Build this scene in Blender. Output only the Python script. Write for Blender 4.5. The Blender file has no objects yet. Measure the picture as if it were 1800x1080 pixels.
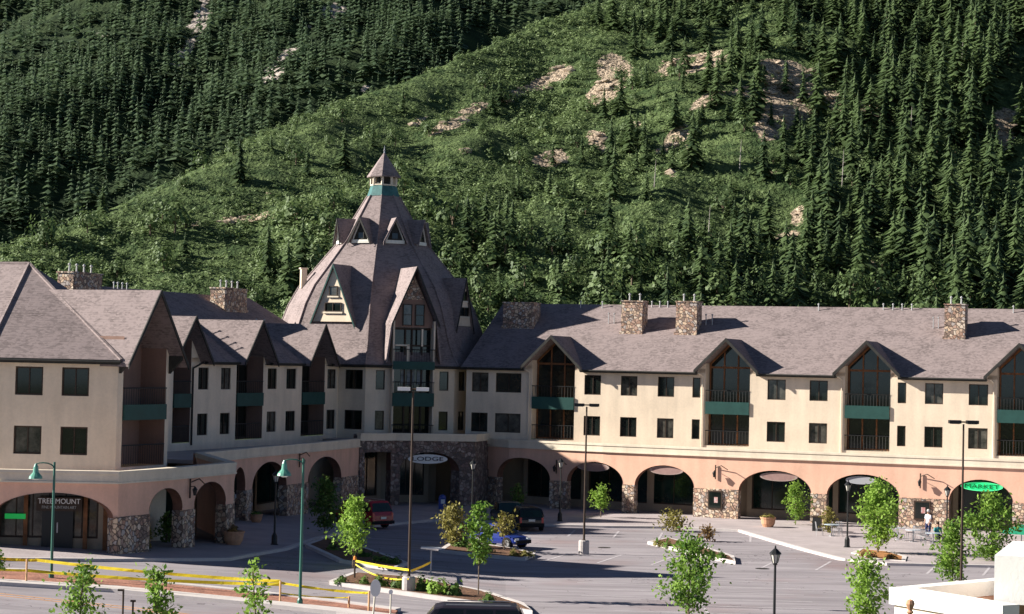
import bpy, bmesh, math, random
import numpy as np
from mathutils import Vector, Matrix
random.seed(7); RNG = np.random.default_rng(11)
R = math.radians
scn = bpy.context.scene
COL = scn.collection

# ------------------------------------------------------------------ camera
F = 3500.0; HC = 10.6; PITCH = math.atan(101/3500.0); ROLL = 0.0223
cd = bpy.data.cameras.new('camera'); cam = bpy.data.objects.new('camera', cd); COL.objects.link(cam)
cd.sensor_width = 36; cd.lens = 36*F/1800; cd.clip_start = 0.5; cd.clip_end = 5000
cam.matrix_world = Matrix.Translation((0, 0, HC)) @ Matrix.Rotation(math.pi/2+PITCH, 4, 'X') @ Matrix.Rotation(ROLL, 4, 'Z')
scn.camera = cam
# ------------------------------------------------------------------ light
SUN_EL = R(25.5); SUN_PHI = R(3)          # from the left, a touch behind the buildings
sdir = Vector((-math.cos(SUN_EL)*math.cos(SUN_PHI), math.cos(SUN_EL)*math.sin(SUN_PHI), math.sin(SUN_EL)))
w = bpy.data.worlds.new('World'); scn.world = w; w.use_nodes = True
nt = w.node_tree; sky = nt.nodes.new('ShaderNodeTexSky'); sky.sky_type = 'NISHITA'; sky.sun_disc = False; sky.altitude = 2900; sky.air_density = .50; sky.dust_density = .15; sky.ozone_density = 1.0
sky.sun_elevation = SUN_EL; sky.sun_rotation = math.atan2(sdir.x, sdir.y)
nt.links.new(sky.outputs[0], nt.nodes['Background'].inputs[0]); nt.nodes['Background'].inputs[1].default_value = 0.05
sl = bpy.data.lights.new('sun', 'SUN'); sl.energy = 5.0; sl.angle = R(0.5); sl.color = (1.0, 0.95, 0.87)
so = bpy.data.objects.new('sun', sl); COL.objects.link(so)
so.rotation_euler = sdir.to_track_quat('Z', 'Y').to_euler()
scn.view_settings.view_transform = 'Standard'; scn.view_settings.look = 'None'
scn.view_settings.exposure = 1.25; scn.view_settings.gamma = 1
scn.render.resolution_x = 1024; scn.render.resolution_y = 614

# ------------------------------------------------------------------ survey helpers
def ray(px, py):
    dx, dy = px-900, 540-py
    c, s = math.cos(ROLL), math.sin(ROLL)
    a, b = dx*c-dy*s, dx*s+dy*c
    return Vector((a, F*math.cos(PITCH)-b*math.sin(PITCH), F*math.sin(PITCH)+b*math.cos(PITCH))).normalized()
def proj(x, y, z):
    """world -> picture coordinates (numpy ok)"""
    z = z-HC; cp, sp = math.cos(PITCH), math.sin(PITCH)
    dep = y*cp+z*sp; up = -y*sp+z*cp
    a = x/dep*F; b = up/dep*F
    c, s = math.cos(ROLL), math.sin(ROLL)
    return 900+a*c+b*s, 540-(-a*s+b*c)
def gz(x, y):
    return 0.048*max(0.0, -x)*min(1.0, max(0.0, (150-y)/50.0)) if x > -60 else 0.048*60*min(1.0, max(0.0, (150-y)/50.0))
def G(px, py):
    """ground point seen at a picture position"""
    r = ray(px, py); z = 0.0
    for _ in range(12):
        t = (z-HC)/r.z; x, y = r.x*t, r.y*t; z = gz(x, y)
    return Vector((x, y, z))
def Wd(px, py, D):
    r = ray(px, py); t = D/r.y
    return Vector((r.x*t, D, HC+r.z*t))

# ------------------------------------------------------------------ materials
MATS = {}
def mat(name, col, rough=0.85, spec=0.25, metal=0.0, var=0.0, scale=1.0, bump=0.0, bscale=None, col2=None, emit=None, estr=0, trans=0.0, kind=None):
    if name in MATS: return MATS[name]
    m = bpy.data.materials.new(name); m.use_nodes = True; N = m.node_tree.nodes; L = m.node_tree.links
    b = N['Principled BSDF']; b.inputs['Roughness'].default_value = rough
    b.inputs['Specular IOR Level'].default_value = spec; b.inputs['Metallic'].default_value = metal
    b.inputs['Base Color'].default_value = (*col, 1)
    tc = N.new('ShaderNodeTexCoord'); src = tc.outputs['Object']
    if var or col2:
        n = N.new('ShaderNodeTexNoise'); n.inputs['Scale'].default_value = scale; n.inputs['Detail'].default_value = 6
        n.inputs['Roughness'].default_value = .65
        L.new(src, n.inputs['Vector'])
        cr = N.new('ShaderNodeValToRGB'); c2 = col2 or tuple(min(1, c*(1+var)) for c in col)
        c1 = col if col2 else tuple(c*(1-var) for c in col)
        cr.color_ramp.elements[0].position = .33; cr.color_ramp.elements[1].position = .67
        cr.color_ramp.elements[0].color = (*c1, 1); cr.color_ramp.elements[1].color = (*c2, 1)
        L.new(n.outputs['Fac'], cr.inputs[0]); L.new(cr.outputs[0], b.inputs['Base Color'])
    if bump:
        n2 = N.new('ShaderNodeTexNoise'); n2.inputs['Scale'].default_value = bscale or scale*3; n2.inputs['Detail'].default_value = 5
        L.new(src, n2.inputs['Vector'])
        bp = N.new('ShaderNodeBump'); bp.inputs['Strength'].default_value = bump; bp.inputs['Distance'].default_value = .1
        L.new(n2.outputs['Fac'], bp.inputs['Height']); L.new(bp.outputs[0], b.inputs['Normal'])
    if emit:
        b.inputs['Emission Color'].default_value = (*emit, 1); b.inputs['Emission Strength'].default_value = estr
    if trans:
        tr = N.new('ShaderNodeBsdfTranslucent'); mx = N.new('ShaderNodeMixShader'); mx.inputs[0].default_value = trans
        if b.inputs['Base Color'].is_linked: L.new(b.inputs['Base Color'].links[0].from_socket, tr.inputs[0])
        else: tr.inputs[0].default_value = (*col, 1)
        L.new(b.outputs[0], mx.inputs[1]); L.new(tr.outputs[0], mx.inputs[2]); L.new(mx.outputs[0], N['Material Output'].inputs[0])
    MATS[name] = m; return m

def stucco(name, c, grain=.12):
    """painted render: fine grain, broad weather patches and rain streaks down the wall"""
    if name in MATS: return MATS[name]
    m = bpy.data.materials.new(name); m.use_nodes = True; N = m.node_tree.nodes; L = m.node_tree.links; b = N['Principled BSDF']
    b.inputs['Roughness'].default_value = .92; b.inputs['Specular IOR Level'].default_value = .15
    g = N.new('ShaderNodeNewGeometry')
    n1 = N.new('ShaderNodeTexNoise'); n1.inputs['Scale'].default_value = 7; n1.inputs['Detail'].default_value = 8; n1.inputs['Roughness'].default_value = .8
    n2 = N.new('ShaderNodeTexNoise'); n2.inputs['Scale'].default_value = .45; n2.inputs['Detail'].default_value = 4
    mp = N.new('ShaderNodeMapping'); mp.inputs['Scale'].default_value = (1.6, 1.6, .22)
    n3 = N.new('ShaderNodeTexNoise'); n3.inputs['Scale'].default_value = 1.0; n3.inputs['Detail'].default_value = 5
    L.new(g.outputs['Position'], n1.inputs['Vector']); L.new(g.outputs['Position'], n2.inputs['Vector'])
    L.new(g.outputs['Position'], mp.inputs[0]); L.new(mp.outputs[0], n3.inputs['Vector'])
    a = N.new('ShaderNodeMath'); a.operation = 'ADD'; L.new(n1.outputs['Fac'], a.inputs[0]); L.new(n2.outputs['Fac'], a.inputs[1])
    a2 = N.new('ShaderNodeMath'); a2.operation = 'ADD'; L.new(a.outputs[0], a2.inputs[0]); L.new(n3.outputs['Fac'], a2.inputs[1])
    mr = N.new('ShaderNodeMapRange'); mr.inputs[1].default_value = 1.1; mr.inputs[2].default_value = 1.9
    L.new(a2.outputs[0], mr.inputs[0])
    mx = N.new('ShaderNodeMix'); mx.data_type = 'RGBA'
    mx.inputs[6].default_value = (*[v*(1-grain*1.6) for v in c], 1); mx.inputs[7].default_value = (*[min(1, v*(1+grain)) for v in c], 1)
    L.new(mr.outputs[0], mx.inputs[0]); L.new(mx.outputs[2], b.inputs['Base Color'])
    bp = N.new('ShaderNodeBump'); bp.inputs['Strength'].default_value = .25; bp.inputs['Distance'].default_value = .03
    L.new(n1.outputs['Fac'], bp.inputs['Height']); L.new(bp.outputs[0], b.inputs['Normal'])
    MATS[name] = m; return m

def stone(name, cols, scale=2.4):
    if name in MATS: return MATS[name]
    m = bpy.data.materials.new(name); m.use_nodes = True; N = m.node_tree.nodes; L = m.node_tree.links; b = N['Principled BSDF']
    b.inputs['Roughness'].default_value = .9; b.inputs['Specular IOR Level'].default_value = .15
    g = N.new('ShaderNodeNewGeometry')
    v = N.new('ShaderNodeTexVoronoi'); v.inputs['Scale'].default_value = scale; v.inputs['Randomness'].default_value = 1
    e = N.new('ShaderNodeTexVoronoi'); e.feature = 'DISTANCE_TO_EDGE'; e.inputs['Scale'].default_value = scale
    L.new(g.outputs['Position'], v.inputs['Vector']); L.new(g.outputs['Position'], e.inputs['Vector'])
    cr = N.new('ShaderNodeValToRGB'); cr.color_ramp.interpolation = 'CONSTANT'
    els = cr.color_ramp.elements
    for i, c in enumerate(cols):
        el = els[i] if i < 2 else els.new(i/len(cols))
        el.position = i/len(cols); el.color = (*c, 1)
    sp = N.new('ShaderNodeSeparateColor'); L.new(v.outputs['Color'], sp.inputs[0]); L.new(sp.outputs[0], cr.inputs[0])
    mr = N.new('ShaderNodeMapRange'); mr.inputs[1].default_value = .02; mr.inputs[2].default_value = .09; L.new(e.outputs['Distance'], mr.inputs[0])
    mx = N.new('ShaderNodeMix'); mx.data_type = 'RGBA'; mx.inputs[6].default_value = (.17, .13, .105, 1)
    L.new(mr.outputs[0], mx.inputs[0]); L.new(cr.outputs[0], mx.inputs[7]); L.new(mx.outputs[2], b.inputs['Base Color'])
    bp = N.new('ShaderNodeBump'); bp.inputs['Strength'].default_value = .8; bp.inputs['Distance'].default_value = .12
    L.new(mr.outputs[0], bp.inputs['Height']); L.new(bp.outputs[0], b.inputs['Normal'])
    MATS[name] = m; return m

def shingle(name, c):
    if name in MATS: return MATS[name]
    m = bpy.data.materials.new(name); m.use_nodes = True; N = m.node_tree.nodes; L = m.node_tree.links; b = N['Principled BSDF']
    b.inputs['Roughness'].default_value = .9; b.inputs['Specular IOR Level'].default_value = .2
    g = N.new('ShaderNodeNewGeometry')
    mp = N.new('ShaderNodeMapping'); mp.inputs['Scale'].default_value = (5.5, 5.5, 12); L.new(g.outputs['Position'], mp.inputs[0])
    v = N.new('ShaderNodeTexVoronoi'); v.inputs['Scale'].default_value = 1.0; L.new(mp.outputs[0], v.inputs['Vector'])
    sp = N.new('ShaderNodeSeparateColor'); L.new(v.outputs['Color'], sp.inputs[0])
    n = N.new('ShaderNodeTexNoise'); n.inputs['Scale'].default_value = .8; n.inputs['Detail'].default_value = 8; L.new(g.outputs['Position'], n.inputs['Vector'])
    wv = N.new('ShaderNodeTexWave'); wv.bands_direction = 'Z'; wv.wave_profile = 'SAW'; wv.inputs['Scale'].default_value = 2.6; wv.inputs['Distortion'].default_value = .6; wv.inputs['Detail'].default_value = 2
    L.new(g.outputs['Position'], wv.inputs['Vector'])
    a = N.new('ShaderNodeMath'); a.operation = 'MULTIPLY_ADD'; a.inputs[1].default_value = .55; L.new(sp.outputs[0], a.inputs[0]); L.new(n.outputs['Fac'], a.inputs[2])
    a2 = N.new('ShaderNodeMath'); a2.operation = 'MULTIPLY_ADD'; a2.inputs[1].default_value = .22; L.new(wv.outputs['Fac'], a2.inputs[0]); L.new(a.outputs[0], a2.inputs[2])
    cr = N.new('ShaderNodeValToRGB'); cr.color_ramp.elements[0].position = .35; cr.color_ramp.elements[1].position = 1.15 if False else 1.0
    cr.color_ramp.elements[0].color = (*[x*.62 for x in c], 1); cr.color_ramp.elements[1].color = (*[x*1.4 for x in c], 1)
    L.new(a2.outputs[0], cr.inputs[0]); L.new(cr.outputs[0], b.inputs['Base Color'])
    bp = N.new('ShaderNodeBump'); bp.inputs['Strength'].default_value = .5; bp.inputs['Distance'].default_value = .05
    L.new(a2.outputs[0], bp.inputs['Height']); L.new(bp.outputs[0], b.inputs['Normal'])
    MATS[name] = m; return m

def leafmat(name, c1, c2, trans=.3, scale=1.2, rnd=.35):
    if name in MATS: return MATS[name]
    m = bpy.data.materials.new(name); m.use_nodes = True; N = m.node_tree.nodes; L = m.node_tree.links; b = N['Principled BSDF']
    b.inputs['Roughness'].default_value = .6; b.inputs['Specular IOR Level'].default_value = .25
    g = N.new('ShaderNodeNewGeometry'); oi = N.new('ShaderNodeObjectInfo')
    n = N.new('ShaderNodeTexNoise'); n.inputs['Scale'].default_value = scale; n.inputs['Detail'].default_value = 4; L.new(g.outputs['Position'], n.inputs['Vector'])
    a = N.new('ShaderNodeMath'); a.operation = 'MULTIPLY_ADD'; a.inputs[1].default_value = .45; L.new(g.outputs['Random Per Island'], a.inputs[0]); L.new(n.outputs['Fac'], a.inputs[2])
    a2 = N.new('ShaderNodeMath'); a2.operation = 'MULTIPLY_ADD'; a2.inputs[1].default_value = rnd; L.new(oi.outputs['Random'], a2.inputs[0]); L.new(a.outputs[0], a2.inputs[2])
    cr = N.new('ShaderNodeValToRGB'); cr.color_ramp.elements[0].position = .45; cr.color_ramp.elements[1].position = 1.0
    cr.color_ramp.elements[0].color = (*c1, 1); cr.color_ramp.elements[1].color = (*c2, 1)
    L.new(a2.outputs[0], cr.inputs[0]); L.new(cr.outputs[0], b.inputs['Base Color'])
    tr = N.new('ShaderNodeBsdfTranslucent'); L.new(cr.outputs[0], tr.inputs[0]); mx = N.new('ShaderNodeMixShader'); mx.inputs[0].default_value = trans
    L.new(b.outputs[0], mx.inputs[1]); L.new(tr.outputs[0], mx.inputs[2]); L.new(mx.outputs[0], N['Material Output'].inputs[0])
    MATS[name] = m; return m

M = dict(
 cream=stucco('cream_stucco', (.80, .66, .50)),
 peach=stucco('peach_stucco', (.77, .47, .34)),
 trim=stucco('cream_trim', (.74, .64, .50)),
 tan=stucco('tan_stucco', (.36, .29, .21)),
 pink=stucco('shaded_rose_stucco', (.26, .165, .13)),  # rose wall, darkened to stand for shade in the balcony recesses
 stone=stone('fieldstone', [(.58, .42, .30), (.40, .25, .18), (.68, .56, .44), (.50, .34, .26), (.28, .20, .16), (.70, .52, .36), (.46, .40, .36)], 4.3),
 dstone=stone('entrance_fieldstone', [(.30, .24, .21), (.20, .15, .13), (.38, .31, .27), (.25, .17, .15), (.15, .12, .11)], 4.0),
 shingle=shingle('asphalt_shingle', (.190, .152, .146)),
 dark=mat('dark_fascia', (.035, .034, .03), .7, var=.3, scale=2),
 green=mat('green_metal', (.022, .072, .062), .6, .25, var=.15, scale=1.5),
 teal=mat('weathered_copper', (.05, .14, .135), .6, var=.25, scale=3),
 wood=mat('stained_wood', (.20, .085, .035), .7, var=.35, scale=3),
 frame=mat('brown_frame', (.05, .032, .022), .6, var=.2, scale=3),
 whitewood=mat('white_painted_wood', (.72, .70, .62), .6, var=.08, scale=3),
 glass=mat('dark_glass', (.010, .014, .012), .05, .45, var=.4, scale=.9),
 glassb=mat('curtained_glass', (.012, .016, .014), .08, .5, col2=(.13, .12, .10), scale=1.4),
 glassg=mat('green_tinted_glass', (.008, .022, .018), .08, .5, var=.4, scale=.8),
 room=mat('dim_room', (.03, .025, .02), .9, var=.4, scale=1.5),
 concrete=mat('concrete', (.42, .38, .36), .9, var=.12, scale=.7, bump=.2, bscale=8),
 kerb=mat('kerb_concrete', (.58, .53, .50), .9, var=.1, scale=2),
 metal=mat('grey_metal', (.35, .35, .36), .4, .5, .6, var=.1, scale=4),
 pipe=mat('pale_vent_metal', (.42, .42, .41), .5, .4, .2),
 black=mat('black_metal', (.012, .013, .013), .45, .4),
 white=mat('white_paint', (.80, .79, .76), .6, var=.04, scale=2),
 yellow=mat('yellow_tape', (.85, .66, .03), .5, .3, var=.1, scale=5, trans=.2),
 orange=mat('orange_paint', (.75, .28, .06), .6, var=.1, scale=5),
 bark=mat('bark', (.16, .12, .085), .9, var=.35, scale=9, bump=.4, bscale=18),
 soil=mat('mulch_soil', (.16, .085, .05), .95, var=.4, scale=3, bump=.5, bscale=9),
 redsoil=mat('red_soil', (.34, .16, .11), .95, var=.3, scale=1.5, bump=.4, bscale=8),
 terracotta=mat('terracotta', (.50, .27, .16), .8, var=.15, scale=4),
 rubber=mat('tyre_rubber', (.014, .014, .015), .85, .2),
 rim=mat('alloy_rim', (.45, .46, .47), .35, .5, .8),
 taill=mat('tail_lamp', (.45, .015, .015), .2, .6),
 headl=mat('head_lamp', (.75, .78, .80), .1, .8),
 leafa=leafmat('young_leaves', (.05, .13, .018), (.27, .42, .07), .4),
 leafb=leafmat('bush_leaves', (.03, .075, .015), (.12, .20, .04), .25),
 leafo=leafmat('olive_leaves', (.09, .09, .02), (.26, .23, .06), .25),
 leafr=leafmat('bronze_leaves', (.12, .06, .03), (.28, .18, .06), .25),
 scrub=leafmat('scrub_leaves', (.042, .076, .030), (.195, .265, .105), .3, .04),
 decid=leafmat('hill_tree_leaves', (.028, .058, .022), (.125, .18, .065), .25, .4),
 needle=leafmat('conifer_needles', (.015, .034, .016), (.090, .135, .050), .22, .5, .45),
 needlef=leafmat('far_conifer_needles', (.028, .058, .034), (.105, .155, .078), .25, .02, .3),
 skin=mat('skin', (.45, .27, .19), .6),
 )

# ------------------------------------------------------------------ mesh builder
def woff(o):
    v = Vector((0, 0, 0))
    while o is not None:
        v += o.location; o = o.parent
    return v
class MB:
    def __init__(s): s.v = []; s.f = []
    def face(s, pts):
        i = len(s.v); s.v.extend([tuple(p) for p in pts]); s.f.append(list(range(i, i+len(pts))))
    def solid(s, pts8):
        i = len(s.v); s.v.extend([tuple(p) for p in pts8])
        for q in ((0, 3, 2, 1), (4, 5, 6, 7), (0, 1, 5, 4), (1, 2, 6, 5), (2, 3, 7, 6), (3, 0, 4, 7)): s.f.append([i+k for k in q])
    def box(s, c, d, rz=0):
        x, y, z = c; a, b, h = d[0]/2, d[1]/2, d[2]/2; cs, sn = math.cos(rz), math.sin(rz)
        P = []
        for zz in (-h, h):
            for xx, yy in ((-a, -b), (a, -b), (a, b), (-a, b)):
                P.append((x+xx*cs-yy*sn, y+xx*sn+yy*cs, z+zz))
        s.solid(P)
    def bar(s, a, b, r=.04, r2=None, n=8, cap=True):
        a, b = Vector(a), Vector(b); r2 = r if r2 is None else r2
        d = (b-a).normalized(); t = Vector((0, 0, 1)) if abs(d.z) < .95 else Vector((1, 0, 0))
        u = d.cross(t).normalized(); v = d.cross(u); i = len(s.v)
        for k in range(n):
            an = 2*math.pi*k/n; o = u*math.cos(an)+v*math.sin(an)
            s.v.append(tuple(a+o*r)); s.v.append(tuple(b+o*r2))
        for k in range(n):
            j = (k+1) % n; s.f.append([i+2*k, i+2*j, i+2*j+1, i+2*k+1])
        if cap:
            s.f.append([i+2*k for k in range(n)]); s.f.append([i+2*k+1 for k in range(n)])
    def lathe(s, c, prof, n=12):
        i = len(s.v)
        for (r, z) in prof:
            for k in range(n):
                an = 2*math.pi*k/n; s.v.append((c[0]+r*math.cos(an), c[1]+r*math.sin(an), c[2]+z))
        for p in range(len(prof)-1):
            for k in range(n):
                j = (k+1) % n; s.f.append([i+p*n+k, i+p*n+j, i+(p+1)*n+j, i+(p+1)*n+k])
        s.f.append([i+k for k in range(n)]); s.f.append([i+(len(prof)-1)*n+k for k in range(n)])
    def prism(s, poly, d):
        """poly: list of 3D points, d: Vector"""
        i = len(s.v); n = len(poly); d = Vector(d)
        s.v.extend([tuple(p) for p in poly]); s.v.extend([tuple(Vector(p)+d) for p in poly])
        s.f.append(list(range(i, i+n))); s.f.append(list(range(i+n, i+2*n)))
        for k in range(n):
            j = (k+1) % n; s.f.append([i+k, i+j, i+n+j, i+n+k])
    def build(s, name, m, parent=None, smooth=False, mats=None):
        me = bpy.data.meshes.new(name); o = woff(parent) if parent else Vector((0, 0, 0))
        me.from_pydata([(x-o.x, y-o.y, z-o.z) for x, y, z in s.v], [], s.f); me.materials.append(m); me.update()
        bm = bmesh.new(); bm.from_mesh(me); bmesh.ops.recalc_face_normals(bm, faces=bm.faces[:]); bm.to_mesh(me); bm.free()
        if smooth:
            for p in me.polygons: p.use_smooth = True
        ob = bpy.data.objects.new(name, me); COL.objects.link(ob)
        if parent: ob.parent = parent
        return ob
def npmesh(name, V, Fq, m, parent=None):
    me = bpy.data.meshes.new(name); k = Fq.shape[1]
    me.vertices.add(len(V)); me.vertices.foreach_set('co', np.asarray(V, dtype=np.float32).ravel())
    me.loops.add(Fq.size); me.loops.foreach_set('vertex_index', Fq.astype(np.int32).ravel())
    me.polygons.add(len(Fq)); me.polygons.foreach_set('loop_start', np.arange(0, Fq.size, k, dtype=np.int32))
    me.polygons.foreach_set('loop_total', np.full(len(Fq), k, dtype=np.int32))
    me.update(calc_edges=True); me.validate(); me.materials.append(m)
    ob = bpy.data.objects.new(name, me); COL.objects.link(ob)
    if parent: ob.parent = parent
    return ob
def tag(o, label=None, cat=None, group=None, kind=None):
    if label: o['label'] = label
    if cat: o['category'] = cat
    if group: o['group'] = group
    if kind: o['kind'] = kind
    return o
def empty(name, loc, label, cat, group=None, rz=0):
    o = bpy.data.objects.new(name, None); COL.objects.link(o); o.location = loc; o.rotation_euler = (0, 0, rz)
    o.empty_display_size = .5
    return tag(o, label, cat, group)
def kids(o): return [c for c in bpy.data.objects if c.parent == o]
def copy_tree(o, parent=None):
    c = o.copy(); COL.objects.link(c); c.parent = parent
    for ch in kids(o): copy_tree(ch, c)
    return c

# ------------------------------------------------------------------ wall coordinate systems
class Wall:
    """straight wall: u along, d inward, z up"""
    def __init__(s, p0, p1):
        s.p0 = Vector(p0).to_2d(); e = Vector(p1).to_2d()-s.p0; s.len = e.length; s.U = e.normalized(); s.N = Vector((s.U.y, -s.U.x))
    def pt(s, u, d, z):
        q = s.p0+s.U*u-s.N*d; return Vector((q.x, q.y, z))
    def u(s, px, py=680):
        r = ray(px, py); a = Vector((r.x, r.y)); # t*a = p0+u*U
        det = a.x*(-s.U.y)+a.y*s.U.x
        t = (s.p0.x*(-s.U.y)+s.p0.y*s.U.x)/det
        return (a*t-s.p0).dot(s.U)
    def ang(s): return math.atan2(s.U.y, s.U.x)
class Path:
    def __init__(s, pts):
        s.w = [Wall(pts[i], pts[i+1]) for i in range(len(pts)-1)]; s.cum = [0]
        for q in s.w: s.cum.append(s.cum[-1]+q.len)
        s.len = s.cum[-1]; s.nn = []
        for i in range(len(pts)):
            a = s.w[max(0, i-1)].N; b = s.w[min(len(s.w)-1, i)].N; n = (a+b); k = 2/(n.length**2) if n.length > 0 else 1; s.nn.append(n*k)
        s.pp = [Vector(p).to_2d() for p in pts]
    def pt(s, u, d, z):
        i = 0
        while i < len(s.w)-1 and u > s.cum[i+1]: i += 1
        t = (u-s.cum[i])/s.w[i].len
        if 0 <= t <= 1: n = s.nn[i].lerp(s.nn[i+1], t)
        else: n = s.w[i].N
        q = s.w[i].p0+s.w[i].U*(u-s.cum[i])-n*d; return Vector((q.x, q.y, z))
    def u(s, px, py=880, which=None):
        best = None
        for i, q in enumerate(s.w):
            if which is not None and i not in which: continue
            v = q.u(px, py)
            if -.3 <= v <= q.len+.3: return s.cum[i]+min(max(v, 0), q.len)
        q = s.w[-1]; v = q.u(px, py)
        if v > q.len: return s.cum[-1]
        return 0.0
    def ang(s, u):
        i = 0
        while i < len(s.w)-1 and u > s.cum[i+1]: i += 1
        return s.w[i].ang()

def panel(W, u0, u1, z0, z1, holes, name, m, root, depth=.2, d=0.0):
    """wall skin with real window openings and reveals"""
    us = sorted({u0, u1, *[h[0] for h in holes], *[h[1] for h in holes]}); zs = sorted({z0, z1, *[h[2] for h in holes], *[h[3] for h in holes]})
    b = MB()
    for i in range(len(us)-1):
        for j in range(len(zs)-1):
            uc, zc = (us[i]+us[i+1])/2, (zs[j]+zs[j+1])/2
            if any(h[0] < uc < h[1] and h[2] < zc < h[3] for h in holes): continue
            b.face([W.pt(us[i], d, zs[j]), W.pt(us[i+1], d, zs[j]), W.pt(us[i+1], d, zs[j+1]), W.pt(us[i], d, zs[j+1])])
    for (a, c, e, f) in holes:
        P = [(a, e), (c, e), (c, f), (a, f)]
        for k in range(4):
            p, q = P[k], P[(k+1) % 4]
            b.face([W.pt(p[0], d, p[1]), W.pt(q[0], d, q[1]), W.pt(q[0], d+depth, q[1]), W.pt(p[0], d+depth, p[1])])
    return b.build(name, m, root)
def uz_box(b, W, u0, u1, d0, d1, z0, z1):
    b.solid([W.pt(u0, d0, z0), W.pt(u1, d0, z0), W.pt(u1, d1, z0), W.pt(u0, d1, z0), W.pt(u0, d0, z1), W.pt(u1, d0, z1), W.pt(u1, d1, z1), W.pt(u0, d1, z1)])
WN = [0]
def window(W, u0, u1, z0, z1, root, d=.07, name='window', fm=None, gm=None, mull=None, fw=.06, rows=1):
    b = MB(); e = .003
    uz_box(b, W, u0+e, u0+fw, d, d+.08, z0+e, z1-e); uz_box(b, W, u1-fw, u1-e, d, d+.08, z0+e, z1-e)
    uz_box(b, W, u0+fw+.001, u1-fw-.001, d, d+.08, z0+e, z0+fw); uz_box(b, W, u0+fw+.001, u1-fw-.001, d, d+.08, z1-fw, z1-e)
    n = mull if mull is not None else (1 if u1-u0 > .95 else 0)
    for k in range(n):
        uc = u0+(u1-u0)*(k+1)/(n+1); uz_box(b, W, uc-.025, uc+.025, d+.004, d+.076, z0+fw+.001, z1-fw-.001)
    for k in range(1, rows):
        zc = z0+(z1-z0)*k/rows; uz_box(b, W, u0+fw+.002, u1-fw-.002, d+.008, d+.072, zc-.025, zc+.025)
    f = b.build(name, fm or M['frame'], root)
    WN[0] += 1
    g = MB(); g.face([W.pt(u0+.01, d+.06, z0+.01), W.pt(u1-.01, d+.06, z0+.01), W.pt(u1-.01, d+.06, z1-.01), W.pt(u0+.01, d+.06, z1-.01)])
    g.build('pane', gm or (M['glassb'] if WN[0] % 3 == 1 else M['glass']), f)
    return f

SM = .57     # main roof pitch
ZE = HC      # eave height
def main_roof(W, u0, u1, half, slope, gables, root, ov=.45, fas=.2, ov_end=0.0, name='roof'):
    """front slope notched for the gables, rear slope, fascia"""
    b = MB(); zr = ZE+half*slope
    def P(u, d, dz=0): return W.pt(u, d, ZE+slope*d+dz)
    poly = [(u0, -ov)]
    for (uc, zg, sg) in gables:
        hv = zg/sg; poly += [(uc-hv, -ov), (uc-hv, 0), (uc, zg/slope), (uc+hv, 0), (uc+hv, -ov)]
    poly += [(u1, -ov), (u1, half), (u0, half)]
    b.face([P(*q) for q in poly])
    b.face([W.pt(u0, half, zr), W.pt(u1, half, zr), W.pt(u1, 2*half+ov, ZE-slope*ov), W.pt(u0, 2*half+ov, ZE-slope*ov)])
    for ue in (u0, u1):
        b.face([W.pt(ue, 0, ZE), W.pt(ue, half, zr), W.pt(ue, 2*half, ZE)])
    rf = b.build(name, M['shingle'], root)
    f = MB(); segs = []; s = u0
    for (uc, zg, sg) in gables:
        hv = zg/sg; segs.append((s, uc-hv)); s = uc+hv
    segs.append((s, u1))
    for a, c in segs:
        if c-a < .1: continue
        ze = ZE-slope*ov
        f = MB(); uz_box(f, W, a, c, -ov-.03, -ov+.03, ze-fas, ze-.01)
        uz_box(f, W, a, c, -ov+.031, .0, ze-.16, ze-.12)
        f.bar(W.pt(a, -ov-.09, ze-.07), W.pt(c, -ov-.09, ze-.07), .07, n=6)
        f.build('gutter', M['dark'], rf)
    return rf
def gable_roof(W, uc, zg, sg, back, root, ov=.7, ext=.25, th=.16, base=ZE, name='gable_roof', trim=None, dip=0.0):
    """inverted V slab: ridge runs inward"""
    b = MB(); hv = zg/sg+ext
    for s in (-1, 1):
        z_o = base+zg-sg*hv
        top = [W.pt(uc, -ov, base+zg+.03), W.pt(uc+s*hv, -ov, z_o+.03), W.pt(uc+s*hv, back, z_o+.03), W.pt(uc, back, base+zg+.03)]
        bot = [p-Vector((0, 0, th)) for p in top]
        b.solid(bot+top)
    g = b.build(name, M['shingle'], root)
    t = MB()
    for s in (-1, 1):
        a = W.pt(uc, -ov-.02, base+zg+.07); c = W.pt(uc+s*(hv+.03), -ov-.02, base+zg-sg*(hv+.03)+.07)
        q = [a, c, c-Vector((0, 0, .27)), a-Vector((0, 0, .27))]
        t.prism(q, Vector((-W.N.x, -W.N.y, 0))*.06)
    t.build('bargeboard', trim or M['dark'], g)
    return g
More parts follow.
